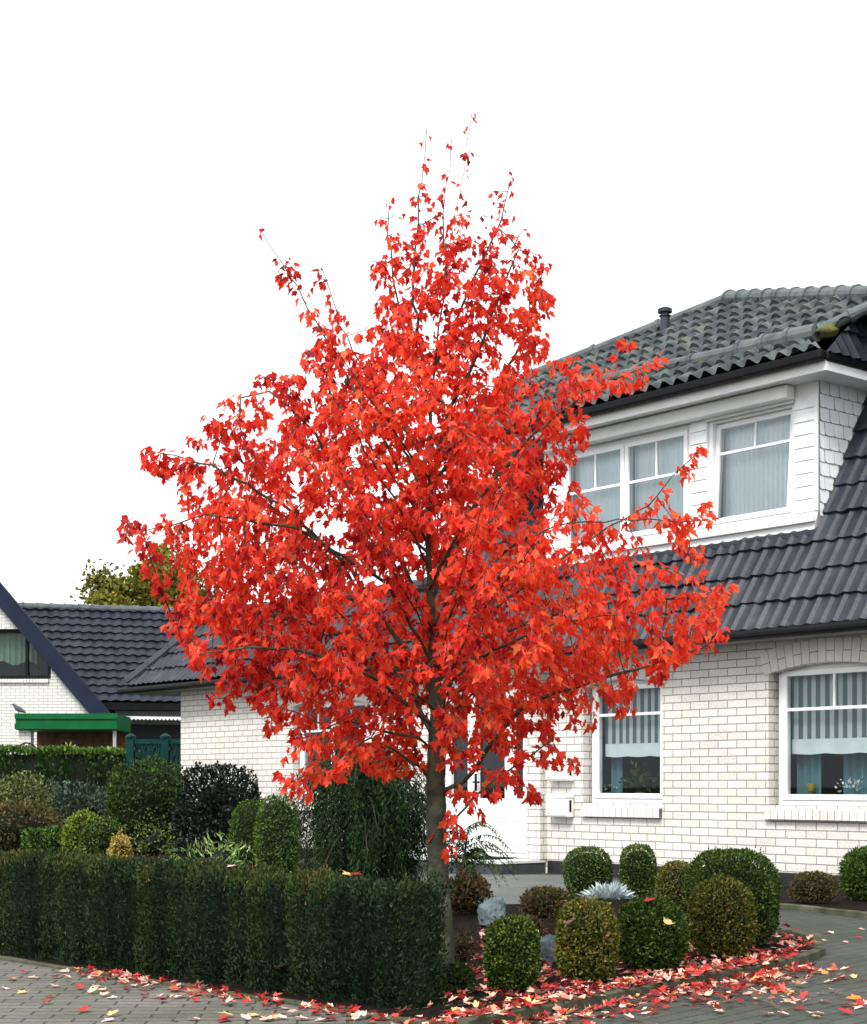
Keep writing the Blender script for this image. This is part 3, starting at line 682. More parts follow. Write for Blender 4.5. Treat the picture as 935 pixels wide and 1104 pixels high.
curtain('side_drape', 11.62, 11.95, .84, 2.14, .40, .022, .09, M['drape'], 'dark teal drape hanging behind the white flowers in the right window', 'curtain', seed=1)
curtain('side_drape', 8.58, 8.74, .84, 2.12, .34, .022, .09, M['drape'], 'dark teal drape at the left of the window beside the mailboxes', 'curtain', seed=3)
curtain('sheer_curtain', w1a+.03, (w1a+w1b)/2-.02, 3.62, 4.76, DT+.16, .012, .07, M['sheer'], 'pale sheer curtain behind the leftmost pane of the dormer', 'curtain', seed=4)
curtain('sheer_curtain', (w1a+w1b)/2+.02, w1b-.03, 3.62, 4.76, DT+.16, .012, .07, M['sheer'], 'pale sheer curtain behind the middle pane of the dormer', 'curtain', seed=5)
curtain('sheer_curtain', w2a+.03, w2b-.03, 3.62, 4.76, DT+.21, .014, .06, M['sheer'], 'pale pleated sheer curtain behind the tilted open dormer window', 'curtain', seed=6)
def mailbox(sc_, z0, label):
    o = empty('mailbox', HM @ Vector((sc_,0,z0)), HRZ); tag(o, label, 'mailbox', 'white mailboxes on the brick wall by the door')
    mb = MB(); w2, h, dp = .165, .265, .13
    prof = [(-.004,0),(-dp+.03,0),(-dp+.008,.012),(-dp,.03),(-dp,h-.055),(-.004,h-.055)]
    mb.prism(prof, -w2+.004, w2-.004, 'x'); mb.build('body', M['mail'], o, bevel=.008)
    mb = MB(); lid = [(-.004,h-.052),(-dp-.008,h-.052),(-dp-.010,h-.035),(-dp+.02,h-.012),(-.05,h),(-.004,h)]
    mb.prism(lid, -w2, w2, 'x'); mb.build('lid', M['mail'], o, bevel=.006)
    mb = MB(); mb.box(w2-.0035,w2-.001,-.075,-.045,.06,.19); mb.build('side_slot', M['black'], o)
    mb = MB(); mb.lathe([(.008,0),(.008,.006),(.004,.008)], 10); mb.xf(Matrix.Translation((0,-dp,.13)) @ Matrix.Rotation(R(90),4,'X')); mb.build('lock', M['joint'], o)
    mb = MB(); mb.box(-.13,-.10,-dp-.0025,-dp-.0003,.035,.05); mb.build('name_plate', M['joint'], o)
sm_, zm_ = hit(604,842,-.06); mailbox(sm_, zm_-.0, 'upper white mailbox, partly behind red leaves, on the brick wall')
sm2, zm2 = hit(604,881,-.06); mailbox(sm2, zm2, 'lower white mailbox, fully in view, on the brick wall')
mb = MB(); mb.box(6.62,7.55,-.62,-.16,.160,.176); o = mb.build('door_mat', M['mat'], mw=HM, bevel=.005); tag(o, 'black door mat lying on the pale doorstep', 'door mat')

# plants on window ledges
def pot_plant(name, s, t, z, label, m, n, hh, sp, leafs, seed, ptype='plant', parts=True):
    o = empty(name, HM @ Vector((s,t,z)), HRZ); tag(o, label, ptype); g = np.random.default_rng(seed)
    mb = MB(); mb.lathe([(.035,0),(.05,.08),(.054,.085),(.05,.087),(.045,.08)], 14); mb.build('pot', M['plantpot'], o)
    C = g.normal(0,1,(n,3))*np.array([sp,.04,hh*.3])+np.array([0,0,.09+hh*.55]); D = C-np.array([0,0,.06]); D = nrm(D)+g.normal(0,.5,(n,3))
    leaf_cloud('leaves', C, D, g.normal(0,1,(n,3)), g.uniform(.5,1,n)*leafs, oval_shape(.5), M[m], g.random(n), o)
for a, b in ((11.1,12.4),(8.55,9.64)): mb = MB(); mb.box(a,b,.175,.5,.80,.83); mb.build('inner_ledge', M['white_board'], house)
pot_plant('potted_plant', hit(690,840,.3)[0], .30, .832, 'leafy green house plant on the ledge of the window beside the mailboxes', 'dark_shrub', 90, .22, .10, .09, 5)
pot_plant('white_flower', hit(919,840,.3)[0], .30, .832, 'white flowering pot plant on the right window ledge', 'flower', 40, .13, .06, .05, 6, 'flower')
pot_plant('white_flower', hit(652,846,.3)[0]+.05, .29, .832, 'small white flowering plant in the left corner of the mailbox window', 'flower', 22, .07, .04, .04, 8, 'flower')
sg = hit(873,835,.25)[0]; o = empty('goblet', HM @ Vector((sg,.27,.832)), HRZ); tag(o, 'amber glass goblet on the ledge of the right arched window', 'goblet')
mb = MB(); mb.lathe([(.03,0),(.03,.006),(.007,.012),(.007,.09)], 14); mb.build('foot', M['gold'], o); mb = MB(); mb.lathe([(.007,.09),(.035,.11),(.045,.15),(.042,.18),(.039,.18),(.04,.15),(.03,.115)], 14); mb.build('bowl', M['gold'], o)

# ------------------------------------------------------------------ neighbour's house and yard (left)
nb = empty('gabled_house', (-8.6,44,0)); tag(nb, 'white brick gabled house with navy bargeboard on the left', 'house'); NL = Matrix.Translation((8.6,-44,0))
def P44(px, py, Y=44.): p = at(px,py,Y); return p.x, p.z
xe, ze = P44(118,768); xa, za = P44(-72,541); xl = 2*xa-xe
x0w, z0w = P44(-30,678); x1w, z1w = P44(55,732)
mb = MB(); gs = (za-.35-ze)/(xe-.25-xa); zc_ = ze+gs*(xe-.25-x1w); xc_ = xe-.25-(z0w+.12-ze)/gs
polys_o = [(xl+.25,0),(xe-.25,0),(xe-.25,ze),(xa,za-.35),(xl+.25,ze)]
wall_poly(mb, polys_o, [[(x0w,z1w),(x1w,z1w),(x1w,zc_-.12),(xc_,z0w),(x0w,z0w)]], 44, 44.3); mb.xf(NL); mb.build('wall', M['brick_far'], nb)
mb = MB(); sk = Vector((-.64,.77,0))*9
def barge(xa_, za_, xb, zb, wdt=.42):
    dx, dz = xb-xa_, zb-za_; l = math.hypot(dx,dz); nx, nz = -dz/l, dx/l
    if nz > 0: nx, nz = -nx, -nz
    return [(xa_,za_),(xb,zb),(xb+nx*wdt,zb+nz*wdt),(xa_+nx*wdt,za_+nz*wdt)]
mb.prism(barge(xa,za,xe+.12,ze-.12), 43.75, 43.98); mb.prism(barge(xa,za,xl-.12,ze-.12), 43.75, 43.98); mb.xf(NL); mb.build('bargeboard', M['navy'], nb)
mb = MB()
for xb in (xe+.12, xl-.12):
    a = Vector((xa,43.8,za+.02)); b = Vector((xb,43.8,ze-.1)); q = [a, b, b+sk, a+sk]
    mb.add(q+[p-Vector((0,0,.2)) for p in q], [(0,1,2,3),(7,6,5,4),(0,4,5,1),(1,5,6,2),(2,6,7,3),(3,7,4,0)])
mb.xf(NL); mb.build('roof', M['tile_far'], nb)
mb = MB(); wp = [(x0w+.01,z1w+.01),(x1w-.01,z1w+.01),(x1w-.01,zc_-.13),(xc_-.01,z0w-.01),(x0w+.01,z0w-.01)]; wi = [(x0w+.10,z1w+.10),(x1w-.10,z1w+.10),(x1w-.10,zc_-.19),(xc_-.05,z0w-.10),(x0w+.10,z0w-.10)]; wall_poly(mb, wp, [wi], 44.08, 44.2); mb.box((x0w+x1w)/2+.35,(x0w+x1w)/2+.43,44.08,44.2,z1w+.1,z0w-.1); mb.xf(NL); nw = mb.build('window', M['black'], nb)
mb = MB(); mb.add([(p[0],44.15,p[1]) for p in wp],[(0,1,2,3,4)]); mb.xf(NL); mb.build('pane', M['glass'], nw, fixn=False)
mb = MB(); n = int((x1w-x0w+.12)/.083)
for i in range(n): a = x0w-.1+i*.083; mb.box(a+.006,a+.077,43.93,44.2,z1w-.1,z1w-.004)
mb.xf(NL); mb.build('sill', M['brick_plain'], nw)
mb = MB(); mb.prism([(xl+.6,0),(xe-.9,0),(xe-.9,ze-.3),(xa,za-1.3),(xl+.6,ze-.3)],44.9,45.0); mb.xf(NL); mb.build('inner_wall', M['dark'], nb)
# curtain in that window
mb = MB(); nn = 60; xs = [x0w+.1+(1.55)*i/(nn-1) for i in range(nn)]
vs = [(x,44.4+.03*math.sin(x*40),z1w+.45+.06*math.sin(x*9)) for x in xs]+[(x,44.4+.03*math.sin(x*40),z0w) for x in xs]
mb.add(vs,[(i,i+1,nn+i+1,nn+i) for i in range(nn-1)]); o = mb.build('net_curtain', M['net'], fixn=False); tag(o, 'pale green net curtain in the black framed gable window on the left', 'curtain')
# annexe with roof slope facing the viewer
an = empty('tiled_annexe', (-8,46,0)); tag(an, 'low annexe with blue black tiled roof beyond the teal fence', 'annexe'); NA = Matrix.Translation((8,-46,0))
yaw = R(16); Aa = Vector((math.cos(yaw), math.sin(yaw), 0)); Nb = Vector((-math.sin(yaw), math.cos(yaw), 0))
E0 = at(122,757,46.0); sl = R(45); Wa = Nb*math.cos(sl)+Vector((0,0,1))*math.sin(sl)
mb = MB(); LW = 4.08
tile_grid(mb, E0, Aa, Wa, [(-3.6,0),(8.5,0),(8.5,LW),(-3.6,LW)], gauge=.33, per=.30, amp=.05, lip=.05, samp=6, kind=1)
mb.xf(NA); ar = mb.build('roof', M['tile_far'], an, fixn=False)
mb = MB(); a = E0+Wa*LW; ridge_run(mb, a-Aa*3.6+Vector((0,0,.03)), a+Aa*8.5+Vector((0,0,.03)), .12, .4); mb.xf(NA); mb.build('ridge_tile', M['ridge'], ar)
mb = MB(); rb = a+Nb*3.0+Vector((0,0,-3.0)); mb.add([a-Aa*3.6,a+Aa*8.5,rb+Aa*8.5,rb-Aa*3.6],[(0,1,2,3)]); mb.xf(NA); mb.build('rear_roof', M['tile_far'], an)
def abox(mb, a0, a1, b0, b1, z0, z1):
    s_ = len(mb.v); mb.box(a0,a1,b0,b1,z0,z1)
    mb.xf(Matrix.Translation((E0.x,E0.y,0)) @ Matrix.Rotation(yaw,4,'Z'), s_)
mb = MB(); abox(mb,-3.6,8.5,-.14,0,E0.z-.22,E0.z-.02); mb.xf(NA); mb.build('gutter', M['black'], an)
mb = MB(); abox(mb,-3.6,8.5,.5,.7,0,E0.z-.1); mb.xf(NA); mb.build('wall', M['dark'], an)
mb = MB(); abox(mb,.1,8.4,.40,.49,E0.z-.60,E0.z-.22); mb.xf(NA); mb.build('wall_band', M['joint'], an)
mb = MB(); abox(mb,.9,1.6,.42,.49,.6,2.3); mb.xf(NA); mb.build('window', M['glass'], an)
# scalloped awning valance below
mb = MB(); z1 = at(160,771,45).z; z2 = at(160,772.4,45).z
for i in range(48):
    a = .0+i*.11; s_ = len(mb.v)
    mb.prism([(a,z1),(a+.11,z1),(a+.105,z2-.02),(a+.055,z2-.07),(a+.005,z2-.02)], -.32, -.30)
    mb.xf(Matrix.Translation((E0.x,E0.y,0)) @ Matrix.Rotation(yaw,4,'Z'), s_)
mb.xf(NA); mb.build('valance', M['white_board'], an)
mb = MB(); abox(mb,0,5.3,-.29,.38,z1-.02,z1+.03); mb.xf(NA); mb.build('awning', M['dark'], an)
# lean-to with green fascia
lt = empty('lean_to_shed', (-10,41.5,0)); tag(lt, 'brown open shed with deep green fascia below the gable', 'shed'); NS = Matrix.Translation((10,-41.5,0))
gx0, gz1 = P44(17,770,41.5); gx1, gz0 = P44(126,787,41.5)
mb = MB(); mb.box(gx0,gx1,41.5,43.4,gz0,gz1); mb.box(gx0-.02,gx1+.02,41.46,41.5,gz0+.02,gz0+.16); mb.box(gx0-.02,gx1+.02,41.46,41.5,gz1-.12,gz1+.02); mb.xf(NS); mb.build('roof', M['green_metal'], lt)
mb = MB()
for i in range(16):
    a = gx0+.1+i*(gx1-gx0-.2)/16; mb.box(a,a+(gx1-gx0-.2)/16-.008,43.3,43.36,0,gz0)
mb.xf(NS); mb.build('back_wall', M['brown_wood'], lt)
mb = MB(); xq0,_ = P44(20,790,41.6); xq1,_ = P44(33,790,41.6); mb.box(xq0,xq1,41.62,41.95,0,gz0-.003); mb.xf(NS); mb.build('brick_post', M['brick_far'], lt)
mb = MB(); mb.box(gx1-.12,gx1-.04,41.6,41.68,0,gz0-.003); mb.xf(NS); mb.build('post', M['joint'], lt)
def wheel(px, py, rr, label):
    c = at(px,py,41.2); o = empty('wagon_wheel', (c.x,c.y,c.z-rr)); tag(o, label, 'wagon wheel', 'wagon wheels at the shed')
    def ring_(r0, r1, t0, t1, n=28):
        m_ = MB(); vs = []
        for k in range(n):
            a = 2*math.pi*k/n
            for r_, t_ in ((r0,t0),(r1,t0),(r1,t1),(r0,t1)): vs.append((r_*math.cos(a), t_, rr+r_*math.sin(a)))
        fs = [(k*4+i, ((k+1)%n)*4+i, ((k+1)%n)*4+(i+1)%4, k*4+(i+1)%4) for k in range(n) for i in range(4)]
        m_.add(vs, fs); return m_
    ring_(rr*.88, rr, -.04, .04).build('rim', M['black'], o)
    m_ = MB(); m_.lathe([(rr*.16,-.08),(rr*.16,.08)], 14); m_.xf(Matrix.Translation((0,0,rr)) @ Matrix.Rotation(R(90),4,'X')); m_.build('hub', M['black'], o)
    for k in range(10):
        a = 2*math.pi*k/10; m_ = MB(); m_.tube([(rr*.15*math.cos(a),0,rr+rr*.15*math.sin(a)),(rr*.885*math.cos(a),0,rr+rr*.885*math.sin(a))], .022, 6); m_.build('spoke', M['wood_light'], o)
wheel(74,809,.27,'wagon wheel with pale spokes standing before the brown shed wall')
wheel(29,812,.27,'dark wagon wheel half hidden behind the white post of the shed')
# pigeon on the green fascia
mb = MB(); c = at(20,770,41.6); L_ = .34
path = []; rad = []
for x, z, r_ in ((-.20,.02,.012),(-.16,.04,.03),(-.08,.075,.055),(0,.11,.07),(.06,.14,.065),(.10,.175,.045),(.125,.205,.035),(.15,.218,.036),(.175,.215,.022),(.19,.205,.009),(.205,.200,.003)):
    path.append((-x*.95,0,z*1.05)); rad.append(r_)
mb.tube(path, rad, 12)
for s_ in (-.02,.02): mb.tube([(-.01,s_,.07),(-.005,s_,.0)], .006, 6)
o = mb.build('pigeon', M['bird'], smooth=True); o.location = (c.x, c.y+.03, gz1+.022); o.rotation_euler = (0,0,R(-8)); tag(o, 'grey pigeon perched on the green fascia of the shed', 'pigeon')

# teal fence with lattice top
fc = empty('teal_fence', (-5.2,26.5,0)); tag(fc, 'dark teal wooden fence with lattice top beside the white brick corner', 'fence'); NF = Matrix.Translation((5.2,-26.5,0))
fy = 26.5
def fx(px): return (px-CX)*fy/FOC
ztop = H+(YH-797)*fy/FOC
for px in (141,178.5,216):
    x = fx(px); mb = MB(); mb.box(x-.06,x+.06,fy-.06,fy+.06,0,ztop+.02); mb.xf(NF); po = mb.build('post', M['teal'], fc, bevel=.006)
    mb = MB(); mb.lathe([(.085,ztop+.022),(.085,ztop+.05),(.05,ztop+.075),(.01,ztop+.10)], 12, (x,fy,0)); mb.xf(NF); mb.build('cap', M['teal'], po)
for a, b in ((141,178.5),(178.5,216)):
    x0, x1 = fx(a)+.062, fx(b)-.062; mb = MB(); zl = ztop-.52
    mb.box(x0,x1,fy-.03,fy+.03,ztop-.07,ztop); mb.box(x0,x1,fy-.03,fy+.03,zl-.05,zl)
    nb_ = 6
    for i in range(nb_): q = x0+(x1-x0)*i/nb_; mb.box(q+.003,q+(x1-x0)/nb_-.003,fy-.012,fy+.012,.1,zl-.052)
    n = 3; pw = (x1-x0)/n
    for i in range(n):
        cxx = x0+pw*(i+.5); zc = (zl+ztop-.07)/2
        for k in (-1,1):
            pts = [(cxx+k*pw*.48*math.cos(u), fy, zc+ .21*math.sin(u)) for u in [-math.pi/2+math.pi*j/8 for j in range(9)]]
            mb.tube(pts, .014, 6)
            pts = [(cxx+k*pw*.5-k*pw*.42*math.cos(u), fy+.02, zc+ .21*math.sin(u)) for u in [-math.pi/2+math.pi*j/8 for j in range(9)]]
            mb.tube(pts, .014, 6)
        mb.tube([(cxx-pw*.5,fy,zl),(cxx+pw*.5,fy,ztop-.07)], .012, 6); mb.tube([(cxx+pw*.5,fy+.012,zl),(cxx-pw*.5,fy+.012,ztop-.07)], .012, 6)
    mb.xf(NF); mb.build('panel', M['teal'], fc)

# ------------------------------------------------------------------ plants
def fbm(P, sc_, seed): return np.array([noise.fractal(Vector((float(p[0])*sc_+seed, float(p[1])*sc_-seed, float(p[2])*sc_)), 1., 2., 3) for p in P])
def superdir(g, n, e, a, b, c):
    d_ = nrm(g.normal(0,1,(n*4,3)))
    s0_ = (np.abs(d_[:,0]/a)**e+np.abs(d_[:,1]/b)**e+np.abs(d_[:,2]/c)**e)**(-1/e); p0 = d_*s0_[:,None]
    g0 = nrm(np.sign(p0)*np.abs(p0/np.array([a,b,c]))**(e-1)/np.array([a,b,c]))
    wt = s0_**2/np.maximum((g0*d_).sum(1),.2); d_ = d_[g.choice(len(d_), n, replace=False, p=wt/wt.sum())]
    s_ = (np.abs(d_[:,0]/a)**e+np.abs(d_[:,1]/b)**e+np.abs(d_[:,2]/c)**e)**(-1/e)
    p = d_*s_[:,None]
    gr = np.sign(p)*np.abs(p/np.array([a,b,c]))**(e-1)/np.array([a,b,c])
    return p, nrm(gr)
def bush(name, label, cat, x, y, w, dpt, h, m, n, leaf, e=2.6, rough=.06, seed=0, shape=None, group=None, core=.86, up=.35, shell=.16, zc=.5, tint=(0,1), noise_sc=9, core_m='core', tilt=None, zbase=.0):
    g = np.random.default_rng(seed+100); a, b, c = w/2, dpt/2, h/2
    P, Nn = superdir(g, n, e, a, b, c)
    # even out towards the area of the outline
    lump = fbm(P, noise_sc*.45/max(w,.3), seed*3.7)*1.0
    s_ = 1-shell*g.random(n)**2.2+rough*lump+np.where(g.random(n) < .025, g.uniform(.02,.13,n), 0)
    C = P*s_[:,None]; C[:,2] += h*zc+zbase
    keep = C[:,2] > .02+zbase; C = C[keep]; Nn = Nn[keep]; k = len(C)
    D = nrm(Nn*.8+g.normal(0,.6,(k,3))+np.array([0,0,up])); NN = nrm(Nn+g.normal(0,.55,(k,3)))
    sz = leaf*g.uniform(.65,1.2,k)
    t_ = np.clip(g.random(k)*(tint[1]-tint[0])+tint[0]+.18*lump[keep], 0, 1)
    bm = bmesh.new(); bmesh.ops.create_icosphere(bm, subdivisions=3, radius=1)
    V = np.array([v.co[:] for v in bm.verts]); Fc = [tuple(v.index for v in f.verts) for f in bm.faces]; bm.free()
    s2 = (np.abs(V[:,0]/a)**e+np.abs(V[:,1]/b)**e+np.abs(V[:,2]/c)**e)**(-1/e); V = V*s2[:,None]
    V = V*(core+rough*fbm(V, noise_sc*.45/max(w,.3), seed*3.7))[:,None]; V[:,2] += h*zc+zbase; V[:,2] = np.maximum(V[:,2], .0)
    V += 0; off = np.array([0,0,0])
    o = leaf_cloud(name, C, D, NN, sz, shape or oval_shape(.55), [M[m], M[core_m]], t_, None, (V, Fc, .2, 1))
    o.location = (x, y, .016); return tag(o, label, cat, group)
GB = 'clipped boxwood balls in the leaf strewn bed'
def boxw(px, base, wpx, top, m, label, seed, e=2.7, n=6500, leaf=.019, wd=None, rough=.05):
    p = gnd(px, base); Y = p.y+ .0; w_ = wpx*Y/FOC; h = H-(top-YH)*Y/FOC
    bush('boxwood_bush', label, 'bush', p.x, Y, w_*.97, w_*.97 if wd is None else wd, h, m, n, leaf, e=e, seed=seed, rough=rough, group=GB, shell=.16, core=.8)
boxw(634,970,52,916,'box','dark green clipped boxwood nearest the entrance path, below the mailboxes',1)
boxw(688,973,38,913,'box','narrow upright dark boxwood standing before the wall, right of the domed one by the path',2,e=3.0,n=5500)
boxw(731,1000,46,932,'box_olive','olive boxwood half hidden behind the largest boxwood',3)
boxw(789,1022,99,920,'box','largest boxwood, a broad flat topped dark green block',4,e=2.9,n=17000)
boxw(778,1036,71,951,'box_olive','bronze tinted oval boxwood in front of the largest boxwood',5,e=2.5,n=10000)
boxw(702,1050,79,972,'box','low round boxwood with a red leaf lying on top',6,e=2.25,n=10500)
boxw(633,1062,65,975,'box_olive','yellowish speckled boxwood with a pale leaf caught in its top',7,e=2.8,n=9500)
boxw(552,1071,57,994,'box','front dark green boxwood nearest the end of the long hedge',8,e=3.0,n=8500)
def shrub(name, label, px, topy, wpx, Y, m, n, leaf, seed, cat='shrub', e=2.3, rough=.16, shell=.35, core=.72, shape=None, dpt=None, group=None, basey=None, **k):
    w_ = wpx*Y/FOC; h = H-(topy-YH)*Y/FOC; x = (px-CX)*Y/FOC
    return bush(name, label, cat, x, Y, w_, dpt or w_*.9, h, m, n, leaf, e=e, seed=seed, rough=rough, shell=shell, core=core, shape=shape, group=group, **k)
shrub('border_shrub','small brownish round shrub in the border below the facade',877,943,50,13.6,'brown_green',3200,.022,11,rough=.1)
shrub('conifer_bush','blue green conifer bush cut by the right edge of the photo',933,919,50,13.9,'thuja',4200,.04,12,'bush',rough=.1,shape=spray_shape2(),tint=(0,.5))
shrub('tuft_shrub','olive brown tufted conifer before the entrance path',588,961,52,12.2,'brown_green',2600,.035,13,rough=.12,shape=spray_shape2())
shrub('low_shrub','low reddish brown ground shrub right of the maple trunk',503,946,58,12.5,'brown_green',2600,.032,14,rough=.4,core=.45,shell=.7,e=2.0)
shrub('low_shrub','low straggly green brown plants between the two grey rocks',562,992,46,10.2,'brown_green',1300,.03,15,rough=.4,core=.4,shell=.7,e=2.0)
shrub('low_shrub','rusty grassy clump between the speckled boxwood and the second rock',612,975,36,9.9,'brown_green',1500,.035,16,rough=.4,core=.4,shell=.7,e=2.0,shape=blade_shape(.14))
shrub('low_shrub','small olive plant beside the foot of the maple',497,1006,36,8.6,'brown_green',900,.028,17,rough=.45,core=.35,shell=.8,e=2.0,shape=blade_shape(.2))
shrub('low_shrub','low dark green mound at the corner of the hedge end',494,1042,34,7.7,'dark_shrub',900,.024,18,rough=.45,core=.4,shell=.8,e=2.0)
shrub('dark_shrub','tall dark green rounded shrub left of the holly',160,823,88,23.4,'dark_shrub',9000,.05,21,e=2.6)
shrub('holly_bush','glossy blackish holly like shrub against the white brick corner',237,829,92,21.5,'holly',7500,.055,22,e=2.6,rough=.2,core=.55,shell=.45)
shrub('thuja_ball','darker clipped thuja ball half behind the brighter one',272,865,44,18.0,'thuja',4200,.035,23,'bush',e=2.6,rough=.05,shell=.12,core=.9,shape=spray_shape2(),tint=(-.2,.6),group='thuja balls before the brick wing')
shrub('thuja_ball','bright green clipped thuja ball next to the weeping cypress',300,860,47,16.5,'thuja',4600,.035,24,'bush',e=2.6,rough=.05,shell=.12,core=.9,shape=spray_shape2(),group='thuja balls before the brick wing')
shrub('olive_shrub','tall airy olive green shrub at the left edge',22,838,70,22.5,'olive',5200,.05,25,rough=.3,core=.55,shell=.5)
shrub('rust_shrub','yellow brown spreading shrub below the airy olive one at the left edge',14,868,100,21.0,'brown_green',4200,.05,26,rough=.3)
shrub('variegated_shrub','dark shrub with white edged leaves before the far hedge',82,848,96,24.5,'white_leaf',3000,.06,27,rough=.3,core=.6,shell=.5,tint=(-1.1,.54))
shrub('clipped_ball','lime topped clipped ball beside the lawn',90,877,42,19.0,'lime',3600,.035,28,'bush',rough=.06,shell=.12,core=.9,tint=(-.5,.8))
shrub('clipped_ball','dark green clipped ball right of the lime topped one',112,884,46,18.4,'box',3600,.035,29,'bush',rough=.08,shell=.14,core=.9)
shrub('green_shrub','low soft green shrub left of the lime topped ball',50,895,50,20.5,'far_hedge',2600,.05,30,rough=.25)
shrub('yellow_shrub','small yellow leaved shrub above the hedge',130,901,22,17.0,'yellow',1100,.035,31,rough=.25)
shrub('twiggy_shrub','sparse yellowish twiggy shrub before the tall dark shrub',166,880,40,18.0,'olive',500,.035,32,rough=.4,core=.3,shell=.8,tint=(.1,.9))
shrub('perennial_clump','pale green leafy perennials spreading above the hedge top',232,910,92,12.0,'pale_green',900,.055,33,'perennial',rough=.4,core=.55,shape=blade_shape(.22),up=.2,dpt=.7)
# silver plant rosette
p = gnd(656,1000); n = 520; g = np.random.default_rng(5)
an_ = g.uniform(0,2*np.pi,n); el = g.uniform(.25,1.4,n); D = np.stack([np.cos(an_)*np.cos(el),np.sin(an_)*np.cos(el),np.sin(el)],1)
C = D*np.array([.16,.14,.07])*g.uniform(.5,1.15,(n,1))+np.array([0,0,.16]); o = leaf_cloud('silver_plant', C, D+g.normal(0,.12,(n,3)), np.array([[0,0,1.]])+g.normal(0,.4,(n,3)), g.uniform(.035,.075,n), blade_shape(.3), M['silver'], g.random(n))
o.location = (p.x,p.y,.03); tag(o,'silvery blue spiky plant between the boxwoods','plant')
# rocks
def rock(px, base, wpx, hpx, seed, label):
    p = gnd(px, base); k = p.y/FOC; bm = bmesh.new(); bmesh.ops.create_icosphere(bm, subdivisions=4, radius=1)
    for v in bm.verts:
        q = v.co*1.3+Vector((seed*3.1,seed,0)); f = 1+.34*noise.noise(q)+.10*noise.noise(q*4)
        v.co *= round(f*7)/7*.5+f*.5
        v.co = Vector((v.co.x*wpx*k/2, v.co.y*wpx*k/2.4, max(-.25,v.co.z)*hpx*k*.62))
    me = bpy.data.meshes.new('rock'); bm.to_mesh(me); bm.free(); me.materials.append(M['rock'])
    o = link('rock', me); o.location = (p.x,p.y,hpx*k*.2); o.rotation_euler = (0,R(12),R(30*seed)); tag(o,label,'rock','blue grey rocks in the bed')
rock(531,1001,34,38,1,'pale blue grey rock nearer the doorstep, right of the trunk')
rock(590,1040,34,40,2,'darker blue grey rock between the front boxwood and the speckled one')

